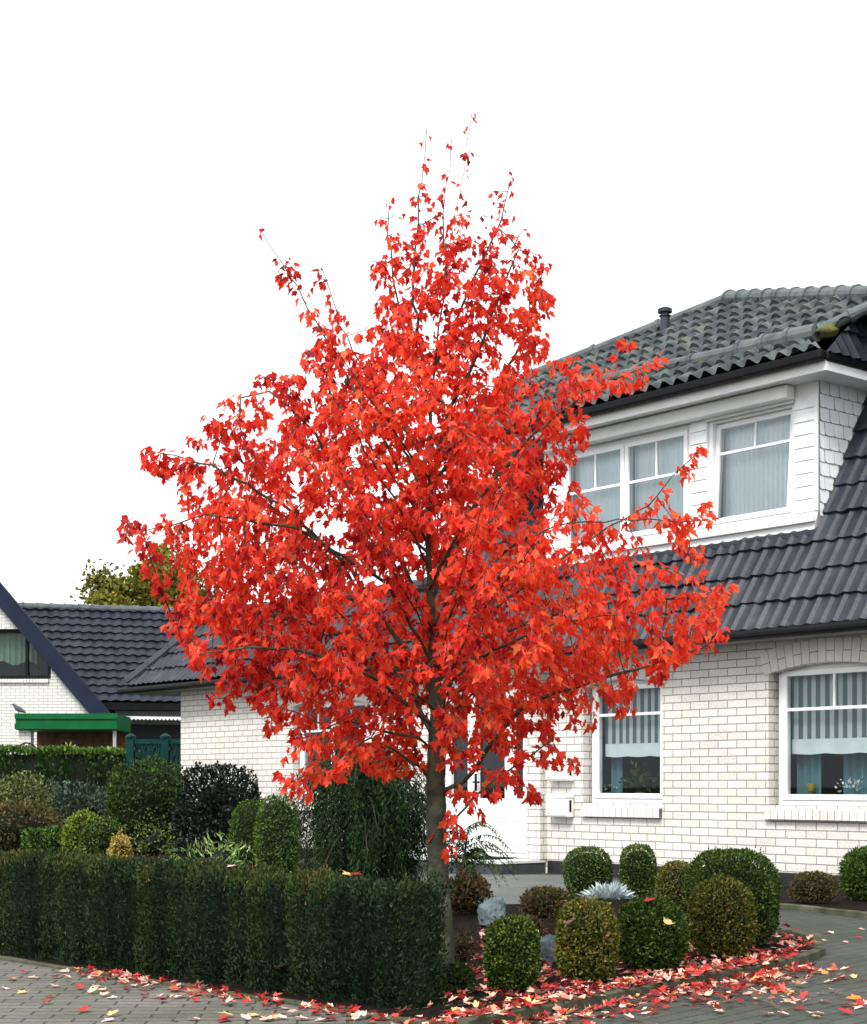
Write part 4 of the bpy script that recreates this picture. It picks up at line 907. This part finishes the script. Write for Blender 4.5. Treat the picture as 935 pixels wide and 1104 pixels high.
# ---- the long clipped hedge
def hedge(name, label, P0, dirv, L_, thick, h0, h1, n, leaf, m, per=.17, bumps=.055, seed=3, shape=None, top_tint=.35, core_m='core', mats2=None):
    g = np.random.default_rng(seed); d_ = np.array([*dirv,0.]); nb_ = np.array([dirv[1],-dirv[0],0.])
    if nb_[1] < 0: nb_ = -nb_       # towards the back
    P0 = np.array([*P0,0.])
    jit = g.uniform(-.25,.25,400); hj = g.uniform(-.026,.026,400); bj = g.uniform(.75,1.25,400); cj = g.random(400)
    def lump(u, v):        # u along, v height 0..1 -> outward offset
        k = np.floor(u/per).astype(int); f = u/per-k; prof = 1-np.abs(2*f-1)**2.4+.10*np.sin(v*9+k*2.1)*np.sin(f*5+k)
        return bumps*(prof-.8)*bj[k % 400]-.03*(cj[k % 400]-.5)
    # faces: front, top, right end (u=0), back
    A = [L_*.62, L_*thick*1.3, thick*.62*1.6, L_*.3]; A = np.array(A)/sum(A); cnt = (A*n).astype(int)
    Cs, Ns, U, V_ = [], [], [], []
    for i, c in enumerate(cnt):
        u = g.random(c)*L_; v = g.random(c); tt = g.random(c)*thick; fq = 2*(u/per-np.floor(u/per))-1
        hh = h0+(h1-h0)*u/L_+hj[np.floor(u/per).astype(int) % 400]-bumps*.36*fq**2
        if i == 0: pos = (u, -lump(u,v)*(1-.25*v)+.05*np.clip((v-.86)/.14,0,1)**2, v*hh); nn = nrm(-nb_[None,:]+d_[None,:]*(fq*np.abs(fq)*1.1)[:,None])
        elif i == 1:
            edge = np.minimum(tt, thick-tt); pos = (u, tt, hh-.03*np.exp(-edge/.04)+.0); nn = np.array([0,0,1.])
        elif i == 2: pos = (-.02+.03*np.sin(np.pi*tt/thick)*0-.02*np.sin(np.pi*tt/thick), tt, v*hh); pos = (np.zeros(c)+pos[0], tt, v*hh); nn = -d_
        else: pos = (u, thick+lump(u,v), v*hh); nn = nb_
        dep = g.random(c)**2*.05
        nn = np.repeat(nn[None],c,0) if nn.ndim == 1 else nn
        q = P0+d_*pos[0][:,None]+nb_*pos[1][:,None]+np.array([0,0,1.])*pos[2][:,None]-nn*dep[:,None]
        q += g.normal(0,.009,q.shape); Cs.append(q); Ns.append(nn); U.append(u); V_.append(v if i != 1 else np.ones(c)*1.0)
    C = np.concatenate(Cs); Nn = np.concatenate(Ns); u = np.concatenate(U); v = np.concatenate(V_); k = len(C)
    D = nrm(Nn*.55+g.normal(0,.45,(k,3))+np.array([0,0,.75])); NN = nrm(Nn+g.normal(0,.5,(k,3)))
    pl = cj[np.floor(u/per).astype(int) % 400]
    t_ = np.clip(.06+.34*g.random(k)+.46*(pl-.5)+top_tint*np.clip((v-.86)/.14,0,1)*g.random(k), 0, 1)
    kp = (np.abs(2*(u/per-np.floor(u/per))-1) < .80) | (g.random(k) < .22) | (v > .97)
    C, D, NN, t_ = C[kp], D[kp], NN[kp], t_[kp]; k = len(C)
    C[:,2] = np.maximum(C[:,2], .015)
    # dark core
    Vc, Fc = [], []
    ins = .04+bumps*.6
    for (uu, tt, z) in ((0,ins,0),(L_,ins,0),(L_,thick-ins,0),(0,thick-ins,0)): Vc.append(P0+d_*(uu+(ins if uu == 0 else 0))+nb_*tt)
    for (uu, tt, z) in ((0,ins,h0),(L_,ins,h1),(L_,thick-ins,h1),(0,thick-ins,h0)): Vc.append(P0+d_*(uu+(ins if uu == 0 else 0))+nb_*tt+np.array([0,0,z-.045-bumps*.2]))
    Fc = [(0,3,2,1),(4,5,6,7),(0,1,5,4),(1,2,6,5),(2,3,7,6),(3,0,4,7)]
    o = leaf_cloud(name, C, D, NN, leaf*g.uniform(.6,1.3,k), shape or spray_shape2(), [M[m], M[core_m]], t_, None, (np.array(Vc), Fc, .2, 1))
    return tag(o, label, 'hedge')
hv = (-.701,.713)
hedge('clipped_hedge','long low clipped dark green hedge along the pavement',(-.165,7.18),hv,5.4,.29,.555,.625,105000,.023,'yew',per=.155,bumps=.15,seed=3,top_tint=.42)
hedge('garden_hedge','tall sunlit green garden hedge before the neighbouring house',(-5.05,26.9),(-1,.02),9.5,.9,1.57,1.57,26000,.075,'far_hedge',per=.8,bumps=.12,seed=4,shape=oval_shape(.5),top_tint=.75)

# lawn grass
n = 5000; g = np.random.default_rng(8); C = np.stack([g.uniform(-10,-4.6,n), g.uniform(17.6,26,n), np.full(n,.02)],1)
o = leaf_cloud('lawn_grass', C, np.array([[0,0,1.]])+g.normal(0,.35,(n,3)), g.normal(0,1,(n,3)), g.uniform(.05,.11,n), blade_shape(.12), M['grass'], g.random(n)); tag(o, kind='stuff')

# weeping cypress behind the trunk
wc = empty('weeping_cypress', (-.50,11.6,.016)); tag(wc, 'dark weeping cypress with hanging sprays behind the maple trunk', 'cypress')
g = np.random.default_rng(12); mb = MB(); Cs, Ds, Ss, Ts = [], [], [], []
mb.tube([(0,0,0),(.03,0,.5),(-.02,.02,.95),(.02,0,1.28)], [.04,.032,.022,.01], 8)
for i in range(60):
    az = g.uniform(0,2*np.pi); z0_ = g.uniform(.45,1.22); rch = g.uniform(.3,.72)*(1.1-.35*(z0_-.45)); rise = g.uniform(.06,.24)
    pts = []; nseg = 8
    for j in range(nseg+1):
        s_ = j/nseg; pts.append(Vector((math.cos(az)*rch*s_*.95, math.sin(az)*rch*s_*.8, z0_+rise*math.sin(math.pi*min(1,s_*1.15))*1.0-.10*s_*s_)))
    mb.tube(pts, [.010*(1-.8*j/nseg) for j in range(nseg+1)], 5)
    for j in range(1, nseg+1):
        for q in range(5):
            hl = g.uniform(.12,.5); hl = min(hl, pts[j].z-.08)
            if hl < .05: continue
            px_ = pts[j]+Vector(g.normal(0,.035,3)); kk = int(hl/.014)
            for t in range(kk):
                f_ = t/kk; Cs.append((px_.x+.012*math.sin(t)+g.normal(0,.006), px_.y+g.normal(0,.010), px_.z-hl*f_)); Ds.append((g.normal(0,.55)+.2*math.cos(az), g.normal(0,.5)+.2*math.sin(az), -.8)); Ss.append(g.uniform(.022,.042)); Ts.append(np.clip(g.random()*.75+(.3 if z0_+rise > 1.25 and t < 5 else 0),0,1))
mb.build('branch', M['bark_dark'], wc)
C = np.array(Cs); k = len(C)
leaf_cloud('foliage', C, np.array(Ds), g.normal(0,1,(k,3)), np.array(Ss), blade_shape(.24), M['weeping'], np.array(Ts), wc)

# right hand conifer with drooping fan branches, beside the door
fz = empty('drooping_conifer', (.26,12.6,.016)); tag(fz, 'small feathery green conifer before the white front door', 'conifer')
g = np.random.default_rng(14); mb = MB(); Cs, Ds, Ns, Ss = [], [], [], []
mb.tube([(-.05,0,0),(-.03,0,.35),(.0,0,.62)], [.02,.014,.006], 6)
for i in range(22):
    az = g.uniform(-1.3,1.3) if i < 9 else g.uniform(0,6.28); z0_ = g.uniform(.28,.64); rch = g.uniform(.24,.46)
    for j in range(22):
        s_ = j/21; b = np.array([math.cos(az)*rch*s_-.03, math.sin(az)*rch*s_, z0_+.14*math.sin(2.2*s_)-.22*s_*s_])
        for sd_ in (-1,1):
            Cs.append(b); Ds.append((math.cos(az)*.6-sd_*math.sin(az)*.8, math.sin(az)*.6+sd_*math.cos(az)*.8, -.6)); Ns.append((0,0,1.)); Ss.append(.085*(1-.5*s_)*g.uniform(.7,1.1))
mb.build('trunk', M['bark_dark'], fz); k = len(Cs)
leaf_cloud('foliage', np.array(Cs), np.array(Ds)+g.normal(0,.15,(k,3)), np.array(Ns)+g.normal(0,.2,(k,3)), np.array(Ss), blade_shape(.2), M['weeping'], np.clip(.35+.6*g.random(k),0,1), fz)

# background tree
bt = empty('autumn_tree', (-12.8,76,0)); tag(bt, 'olive yellow tree rising behind the annexe roof', 'tree'); g = np.random.default_rng(21)
mb = MB(); mb.tube([(0,0,0),(.1,0,4),(0,.1,8)], [.35,.25,.1], 10)
for i in range(10):
    a = i*2.4; mb.tube([(0,0,3.5+i*.4),(1.2*math.cos(a),1.2*math.sin(a),5.5+i*.4),(2.2*math.cos(a),2.2*math.sin(a),7+i*.3)], [.12,.07,.02], 6)
mb.build('trunk', M['bark_dark'], bt)
Cs = []
for i in range(130):
    d_ = nrm(g.normal(0,1,(1,3)))[0]; c = d_*np.array([3.4,2.8,3.9])*g.uniform(.35,1)**.6+np.array([.2,0,7.6]); r_ = g.uniform(.45,.85)
    Cs.append(c+g.normal(0,.5,(260,3))*r_)
C = np.concatenate(Cs)+np.array([-.6,0,.3]); C = C[C[:,2] < 12.1]; k = len(C)
leaf_cloud('crown', C, g.normal(0,1,(k,3)), g.normal(0,1,(k,3))+np.array([0,-.3,.6]), g.uniform(.16,.30,k), oval_shape(.6), M['autumn'], np.clip(g.random(k)*.7+.3*np.repeat(g.random(130),260)[:k],0,1), bt)

# ------------------------------------------------------------------ the red maple
TY = 8.05; PX = TY/FOC
def tp(px, py, dy=0.): return np.array([(px-CX)*PX, dy, H+(YH-py)*PX])
tree = empty('red_maple', (0,TY,.016)); tag(tree, 'young maple with blazing red leaves beside the clipped hedge', 'tree')
g = np.random.default_rng(33)
# silhouette (pixel rows: left, right) of the dense part of the crown
SIL = [(205,448,525),(230,420,555),(260,410,584),(290,404,592),(320,390,594),(350,362,592),(380,328,592),(400,308,602),(420,268,645),(440,246,652),(460,212,648),(490,162,634),(520,152,622),(550,144,600),(575,140,640),(595,142,725),(615,144,786),(640,144,794),(665,150,790),(690,190,772),(715,206,752),(740,210,738),(765,246,712),(790,282,600),(815,310,574),(840,318,400)]
sy = np.array([s[0] for s in SIL]); sl_ = np.array([s[1] for s in SIL]); sr_ = np.array([s[2] for s in SIL])
nodes = []; parent = []
def addnode(p, q): nodes.append(np.array(p,float)); parent.append(q); return len(nodes)-1
def polyline(start, pts, step=.06):
    """grow a limb from node index start through points"""
    i = start; cur = nodes[start]
    for p in pts:
        p = np.array(p,float); L_ = np.linalg.norm(p-cur); n = max(1,int(L_/step))
        for j in range(1,n+1):
            q = cur+(p-cur)*j/n+g.normal(0,.004,3); i = addnode(q, i)
        cur = p
    return i
root = addnode((.055,0,0), -1)
trunk_pts = [tp(478,1010),tp(473,950),tp(469,890),tp(471,830),tp(472,790),tp(470,740),tp(466,680,.02),tp(462,600,.0),tp(464,520,-.02),tp(466,440,.01),tp(472,370,.02),tp(482,300,.0),tp(488,240,.0),tp(498,200,0),tp(504,160,0),tp(508,124,0)]
polyline(root, trunk_pts)
leader = list(range(len(nodes)))
def near(z): return min(leader, key=lambda i: abs(nodes[i][2]-z))
def limb(py0, pts): 
    st = near(H+(YH-py0)*PX); polyline(st, [tp(*p) for p in pts])
# limbs read from the photograph (px, py, depth offset)
limb(862, [(500,845,-.05),(520,818,-.1),(545,785,-.14),(565,764,-.18),(610,748,-.22),(680,728,-.25),(750,706,-.3)])
limb(905, [(490,885,-.06),(512,862,-.1),(535,842,-.15),(560,824,-.2),(585,806,-.22)])
limb(862, [(452,828,.04),(441,790,.08),(430,740,.14),(412,690,.2)])
limb(846, [(484,806,.08),(497,764,.14),(508,712,.2),(528,660,.28)])
limb(815, [(452,800,-.05),(432,796,-.1),(400,790,-.2),(372,782,-.3),(345,800,-.4)])
limb(800, [(455,772,.05),(440,745,.1),(425,720,.15),(380,690,.2),(320,668,.3),(250,650,.35),(170,655,.4)])
limb(845, [(450,830,.0),(425,812,-.15),(402,800,-.28),(380,815,-.35),(355,838,-.4)])
limb(790, [(440,765,-.15),(400,735,-.35),(340,715,-.5),(280,712,-.6),(230,720,-.6)])
limb(760, [(430,700,-.1),(380,620,-.2),(310,560,-.3),(240,520,-.35),(175,505,-.4)])
limb(745, [(430,690,.2),(370,610,.45),(300,545,.6),(230,480,.65)])
limb(730, [(420,640,-.25),(330,590,-.5),(240,580,-.6),(160,600,-.55)])
limb(720, [(500,690,-.1),(550,650,-.2),(620,600,-.3),(690,560,-.3),(745,500,-.3)])
limb(735, [(520,690,.1),(600,660,.25),(690,640,.4),(786,636,.4)])
limb(750, [(510,720,-.3),(580,690,-.55),(660,680,-.7),(740,690,-.7)])
limb(700, [(500,650,-.2),(540,610,-.4),(590,590,-.6),(650,590,-.7),(740,590,-.7)])
limb(680, [(430,600,.0),(380,530,.05),(330,460,.0),(290,425,.0),(260,432,.0)])
limb(650, [(490,590,.1),(540,520,.2),(600,450,.25),(650,400,.2),(682,366,.2)])
limb(640, [(500,570,-.2),(560,500,-.4),(620,450,-.45),(690,418,-.4)])
limb(600, [(440,530,-.1),(400,460,-.2),(360,390,-.15),(322,320,-.1),(300,285,-.1),(284,258,-.1)])
limb(560, [(440,490,.15),(400,410,.2),(365,345,.15),(346,282,.15)])
limb(520, [(485,450,-.1),(520,380,-.12),(545,310,-.1),(558,280,-.1)])
limb(540, [(500,470,.1),(545,400,.2),(575,340,.15),(590,278,.15)])
limb(450, [(455,390,-.05),(446,320,-.05),(450,250,-.05),(456,190,-.05),(461,148,-.05)])
limb(400, [(495,340,.05),(520,280,.05),(540,240,.05),(552,190,.05)])
limb(420, [(440,380,.1),(425,310,.12),(418,250,.1),(420,215,.1)])
limb(330, [(480,280,.03),(478,230,.03),(484,190,.03),(486,150,.03)])
for i in range(22):         # limbs towards and away from the viewer
    py0 = g.uniform(500,800); s_ = 1 if i % 2 else -1; dx = g.uniform(-1,1)
    r_ = np.interp(py0-90, sy, (sr_-sl_)/2)*PX*.62
    px1 = 467+dx*110; limb(py0, [(467+(px1-467)*.5, py0-55, s_*r_*.5),(px1, py0-115, s_*r_*.85),(px1+dx*30, py0-150, s_*r_)])
# attraction points through the crown volume
def sample_att(n):
    out = []
    zc = (845-sy)
    while len(out) < n:
        py = g.uniform(205,845); l = np.interp(py,sy,sl_); r = np.interp(py,sy,sr_)
        if g.random() > (r-l)/640: continue
        c = (l+r)/2; hw = (r-l)/2
        u = g.uniform(-1,1); dmax = math.sqrt(1-u*u)*hw*.72
        dd = g.uniform(-1,1)*dmax
        p = tp(c+u*hw, py, dd*PX)
        rr = math.sqrt(u*u+(dd/(hw*.72))**2)
        if rr < .35 and g.random() < .5: continue
        if py > 770 and abs(dd*PX) > .5: continue
        v = noise.noise(Vector((p[0]*2.6,p[1]*2.6+5,p[2]*2.6)))
        if v < -.30: continue                               # gaps where the sky shows
        out.append(p)
    return out
att = [q for q in sample_att(900)]
# leafy sprays: each an ascending axis that ends at the outline of the crown, with open gaps between neighbours
ns_ = 0
while ns_ < 375:
    py = g.uniform(215,835); l = np.interp(py,sy,sl_); r = np.interp(py,sy,sr_)
    if g.random() > ((r-l)/640)**.62: continue
    ph = g.uniform(0,2*np.pi); rho = g.uniform(.30,1.0)**.62*g.uniform(.93,1.04); c = (l+r)/2; hw = (r-l)/2
    u = math.cos(ph)*rho; dd = math.sin(ph)*rho*hw*.72
    if py > 745 and (abs(dd*PX) > .5 or abs(c+u*hw-467) < 55): continue
    tip_ = tp(c+u*hw, py, dd*PX); od = np.array([tip_[0],tip_[1],0.]); od /= max(.05,np.linalg.norm(od))
    asc = R(np.interp(py,[220,420,640,760,830],[72,56,36,14,-8])+g.normal(0,8)); L_ = g.uniform(.30,.55)*np.interp(py,[220,420],[.7,1])
    dr_ = od*math.cos(asc)+np.array([0,0,math.sin(asc)])+g.normal(0,.10,3)
    for q in range(13):
        f_ = g.random()**.8; att.append(tip_-dr_*L_*(1-f_)+g.normal(0,.018+.062*(1-f_),3))
    ns_ += 1
def sprig(pts, n, sp):
    for i in range(len(pts)-1):
        for k in range(n):
            f_ = g.random(); a = np.array(pts[i]); b = np.array(pts[i+1]); q = a+(b-a)*f_
            att.append(tp(q[0],q[1],q[2])+g.normal(0,sp,3))
sprig([(300,285,-.1),(322,320,-.1),(360,390,-.15)],14,.035); sprig([(346,290,.15),(365,345,.15)],10,.04); sprig([(461,160,-.05),(448,250,-.05)],12,.04)
sprig([(552,195,.05),(540,240,.05)],5,.03); sprig([(420,225,.1),(425,310,.12)],14,.05); sprig([(486,160,.03),(478,240,.03)],9,.05); sprig([(508,130,0),(492,230,0)],8,.04); sprig([(590,285,.15),(575,340,.15)],12,.05)
sprig([(682,368,.2),(620,430,.25)],14,.06); sprig([(700,418,-.4),(620,450,-.45)],14,.06); sprig([(745,500,-.3),(690,560,-.3)],9,.04); sprig([(750,578,-.7),(700,590,-.7)],10,.05); sprig([(796,634,.4),(740,640,.4)],26,.05); sprig([(762,694,-.5),(710,692,-.7)],14,.05); sprig([(595,800,-.22),(500,850,-.1)],34,.08); sprig([(585,826,-.2),(510,870,-.15)],34,.07); sprig([(560,790,-.1),(500,800,.1)],24,.09); sprig([(320,840,-.4),(390,800,-.3)],36,.09); sprig([(480,905,-.06),(510,880,-.1)],8,.05)
att = np.array(att)
# space colonisation
N0 = np.array(nodes); 
P = list(nodes); par = list(parent); alive = np.ones(len(att),bool)
near_i = np.zeros(len(att),int); near_d = np.full(len(att),1e9)
def upd(idx):
    global near_i, near_d
    Q = np.array([P[i] for i in idx])
    for s_ in range(0,len(idx),400):
        d_ = np.linalg.norm(att[:,None,:]-Q[None,s_:s_+400,:],axis=2); j = d_.argmin(1); m_ = d_[np.arange(len(att)),j]
        b = m_ < near_d; near_d[b] = m_[b]; near_i[b] = np.array(idx)[s_+j[b]]
upd([i for i in range(len(P)) if P[i][2] > H+(YH-930)*PX])
STEP, KILL = .05, .066
for it in range(46):
    alive &= near_d > KILL
    if not alive.any(): break
    ids = np.where(alive)[0]; acc = {}
    dirs = nrm(att[ids]-np.array([P[i] for i in near_i[ids]]))
    for a, d_ in zip(ids, dirs): acc.setdefault(near_i[a], []).append(d_)
    new = []
    for i, l in acc.items():
        v = np.sum(l,0)+np.array([0,0,.12])*len(l)+g.normal(0,.12,3)
        v = v/max(1e-6,np.linalg.norm(v)); q = P[i]+v*STEP
        P.append(q); par.append(i); new.append(len(P)-1)
    upd(new)
P = np.array(P); par = np.array(par); n = len(P)
kids = np.zeros(n,int)
for i in range(1,n): kids[par[i]] += 1
cnt = np.zeros(n)
rad = np.zeros(n)
for i in range(n-1,-1,-1):
    r_ = max(rad[i]**2.35, .0017**2.35) if kids[i] else .0017**2.35
    rad[i] = r_**(1/2.35) if not kids[i] else rad[i]**(1/2.35)
    if par[i] >= 0: rad[par[i]] = rad[par[i]]+rad[i]**2.35
r_base = rad[near(.9)]
rad = rad*.058/r_base if False else np.minimum(rad*(.049/r_base)**(np.clip((rad-.004)/(r_base-.004),0,1)), .066)
rad = np.maximum(rad, .0018)
hz_ = P[:,2]; isl = np.zeros(n,bool); isl[leader] = True
rad[isl] *= np.interp(hz_[isl], [1.25,1.9,3.2], [1,.62,.6]); rad = np.maximum(rad, .0017)
rad[isl & (hz_ < .35)] *= 1+.25*(1-hz_[isl & (hz_ < .35)]/.35)
# skin: tube per segment, thick limbs as continuous chains
order_children = [[] for _ in range(n)]
for i in range(1,n): order_children[par[i]].append(i)
tb = MB(); lb = MB()
seen = np.zeros(n,bool)
def chain_from(i):
    ch = [par[i]] if par[i] >= 0 else []; 
    while True:
        ch.append(i); seen[i] = True
        c = order_children[i]
        if not c: break
        i = max(c, key=lambda k: rad[k])
    return ch
for i in range(n):
    if seen[i]: continue
    ch = chain_from(i)
    if len(ch) < 2: continue
    rr = [rad[k] for k in ch]; rr[0] = min(rr[0], rr[1]*1.3)
    tgt = tb if ch[0] == 0 else lb
    seg = 14 if rr[1] > .03 else (8 if rr[1] > .008 else (5 if rr[1] > .004 else 3))
    pts = [P[k] for k in ch]
    tgt.tube(pts, rr, seg, caps=False)
tb.build('trunk', M['bark'], tree, smooth=True); lb.build('limb', M['bark'], tree, smooth=True)
# leaves in opposite pairs along the thin twigs
cand = np.where((rad < .0058) & (P[:,2] > .62))[0]
Cs, Ds, Ns, Ss, Ts = [], [], [], [], []
for i in cand:
    tip = kids[i] == 0
    if not tip and g.random() > .92: continue
    k = (7 if tip else (4 if g.random() < .45 else 3))
    if P[i][2] > H+(YH-262)*PX: k = 2 if g.random() < .6 else 3
    ax = P[i]-P[par[i]]; ax = ax/max(1e-6,np.linalg.norm(ax))
    out = np.array([P[i][0],P[i][1],0.]); out = out/max(.2,np.linalg.norm(out))
    for _ in range(k):
        sd_ = g.normal(0,1,3); sd_ -= ax*sd_.dot(ax); sd_ /= max(1e-6,np.linalg.norm(sd_))
        s_ = g.uniform(.029,.052)*(1 if P[i][2] < H+(YH-300)*PX else .76)
        pd = ax*.35+sd_*.75+np.array([0,0,-.15]); pd /= np.linalg.norm(pd)
        C = P[i]+pd*s_*.55-ax*g.uniform(0,.05)
        D = pd*.5+out*.2+np.array([0,0,-.75])+g.normal(0,.33,3)
        Nn = out*.5+sd_*.5+np.array([0,-.1,.4])+g.normal(0,.5,3)
        Cs.append(C); Ds.append(D); Ns.append(Nn); Ss.append(s_)
        hue = .53+.13*noise.noise(Vector(P[i]*2.2))*2.3+.10*P[i][0]/1.3+g.normal(0,.19)
        if P[i][2] > H+(YH-300)*PX: hue -= .12
        Ts.append(np.clip(hue,0,1))
k = len(Cs); print('maple nodes', n, 'leaves', k)
leaf_cloud('crown', np.array(Cs), np.array(Ds), np.array(Ns), np.array(Ss), maple_shape(.22,.30), [M['maple'],M['petiole']], np.array(Ts), tree, facemat=[0,0,1], zs=g.uniform(-.5,2.0,k), xs=g.uniform(.72,1.08,k))

# ------------------------------------------------------------------ fallen leaves
def inpoly(x, y, poly):
    c = False; j = len(poly)-1
    for i in range(len(poly)):
        if (poly[i][1] > y) != (poly[j][1] > y) and x < (poly[j][0]-poly[i][0])*(y-poly[i][1])/(poly[j][1]-poly[i][1])+poly[i][0]: c = not c
        j = i
    return c
g = np.random.default_rng(44)
Cs = []
def scatter(n, fn):
    for _ in range(n):
        p = fn()
        if p is not None: Cs.append(p)
FR = [K0,(.75,7.42),(1.45,8.33),(1.95,8.98),(2.22,9.5),(2.36,10.1),(2.34,10.6)]
def along(path, sp):
    i = g.integers(0,len(path)-1); f_ = g.random(); a = np.array(path[i]); b = np.array(path[i+1]); q = a+(b-a)*f_
    t = (b-a)/np.linalg.norm(b-a); nn = np.array([-t[1],t[0]]); return q+nn*sp
def bedpt():
    x, y = g.uniform(.05,2.3), g.uniform(6.8,11)
    if inpoly(x,y,BED) and not (x < .3 and y > 8.6): return (x,y,.022+g.random()*.016)
scatter(1500, bedpt)
scatter(800, lambda: (g.uniform(.12,1.7), g.uniform(7.3,10.4), .02+g.random()*.014))
scatter(330, lambda: (*along(FR[:5], abs(g.normal(0,.16))),.024+g.random()*.016))          # inside the edging
scatter(950, lambda: (*along(FR[:4], .10-abs(g.normal(0,.20))),.012+g.random()*.012))     # spilt over it
scatter(230, lambda: (*along([K0,(K0[0]+EL[0]*2.8,K0[1]+EL[1]*2.8)], abs(g.normal(.06,.10))),.02+g.random()*.014))
n = len(Cs); C = np.array(Cs)
def segd(P_, path):
    d_ = np.full(len(P_), 9.)
    for a, b in zip(path, path[1:]):
        a = np.array(a); b = np.array(b); t = np.clip(((P_-a)@(b-a))/((b-a)@(b-a)),0,1); d_ = np.minimum(d_, np.linalg.norm(P_-(a+(b-a)*t[:,None]),axis=1))
    return d_
onk = segd(C[:,:2], FR) < .045; C[onk,2] += .045            # the ones lying on the edging stones
az = g.uniform(0,2*np.pi,n); D = np.stack([np.cos(az),np.sin(az),g.normal(.05,.15,n)],1); Nn = np.array([[0,0,1.]])+g.normal(0,.33,(n,3))
tt = np.where(g.random(n) < .60, g.uniform(.02,.46,n), g.uniform(.46,.86,n)); tt = np.where(g.random(n) < .05, g.uniform(.88,1,n), tt)
o = leaf_cloud('leaf_litter', C, D, Nn, g.uniform(.032,.056,n), maple_shape(.22,-.18), [M['litter'],M['petiole']], tt, facemat=[0,0,1], zs=g.uniform(-1,2.2,n), xs=g.uniform(.6,1.05,n)); tag(o, kind='stuff')
# single leaves one can count on the paving, on the hedge and on the bushes
protos = {}
def leafproto(key, tint):
    v, f = maple_shape(.16, -.14); mb = MB()
    me = bpy.data.meshes.new('fallen_leaf'); me.from_pydata(v, [], f); me.materials.append(M['litter'])
    a = me.attributes.new('tint','FLOAT','POINT'); a.data.foreach_set('value', np.full(len(v), tint, dtype=np.float32)); protos[key] = me
for k_, t_ in (('red',.30),('crimson',.15),('pale pink',.70),('pale',.80),('yellow',.92),('orange',1.0)): leafproto(k_, t_)
def single(x, y, z, key, label, group, size=None, tilt=.15):
    o = link('fallen_leaf', protos[key]); s_ = size or g.uniform(.042,.066); o.scale = (s_,)*3
    o.location = (x,y,z); o.rotation_euler = (g.normal(0,tilt), g.normal(0,tilt), g.uniform(0,6.28)); tag(o, label, 'fallen leaf', group); return o
cols = ['red','crimson','pale pink','pale','yellow','orange']; pr = [.24,.12,.30,.22,.06,.06]
for i in range(78):                                     # driveway
    for _ in range(60):
        px = g.uniform(600,935); py = g.uniform(1000,1102); q = gnd(px,py)
        if not inpoly(q.x,q.y,BED) and q.x+1.3*(q.y-9) > -1.4 : break
    k_ = cols[g.choice(6,p=pr)]; single(q.x,q.y,.012,k_,f'{k_} maple leaf lying flat on the dark driveway pavers','leaves on the driveway')
for i in range(62):                                     # pavement on the left
    for _ in range(60):
        px = g.uniform(0,430)**1.0; py = 1038+px*.14+abs(g.normal(6,22)); q = gnd(px,min(py,1103))
        if not inpoly(q.x,q.y,BED): break
    k_ = cols[g.choice(6,p=pr)]; single(q.x,q.y,.016,k_,f'{k_} maple leaf lying on the pale pavers before the hedge','leaves on the pavement')
for i in range(5):                                     # on top of the long hedge
    uu = g.uniform(.2,3.6); k_ = cols[g.choice(6,p=pr)]
    single(-.165-.701*uu+.16*.713, 7.18+.713*uu+.16*.701, .575+.013*uu, k_, f'{k_} maple leaf lying on the flat top of the clipped hedge', 'leaves on the hedge top', None, .3)
def on_plant(px, py, Y, key, label): p = at(px,py,Y); single(p.x,p.y,p.z,key,label,None,.07,.35)
on_plant(697,972,8.55,'red','bright red leaf resting on top of the low round boxwood')
on_plant(718,996,8.43,'yellow','pale yellow leaf caught in the side of the low round boxwood')
on_plant(617,992,8.02,'pale','pale leaf caught in the front of the yellowish speckled boxwood')
on_plant(295,1043,7.90,'pale','small pale leaf stuck upright in the face of the long hedge')

o = None
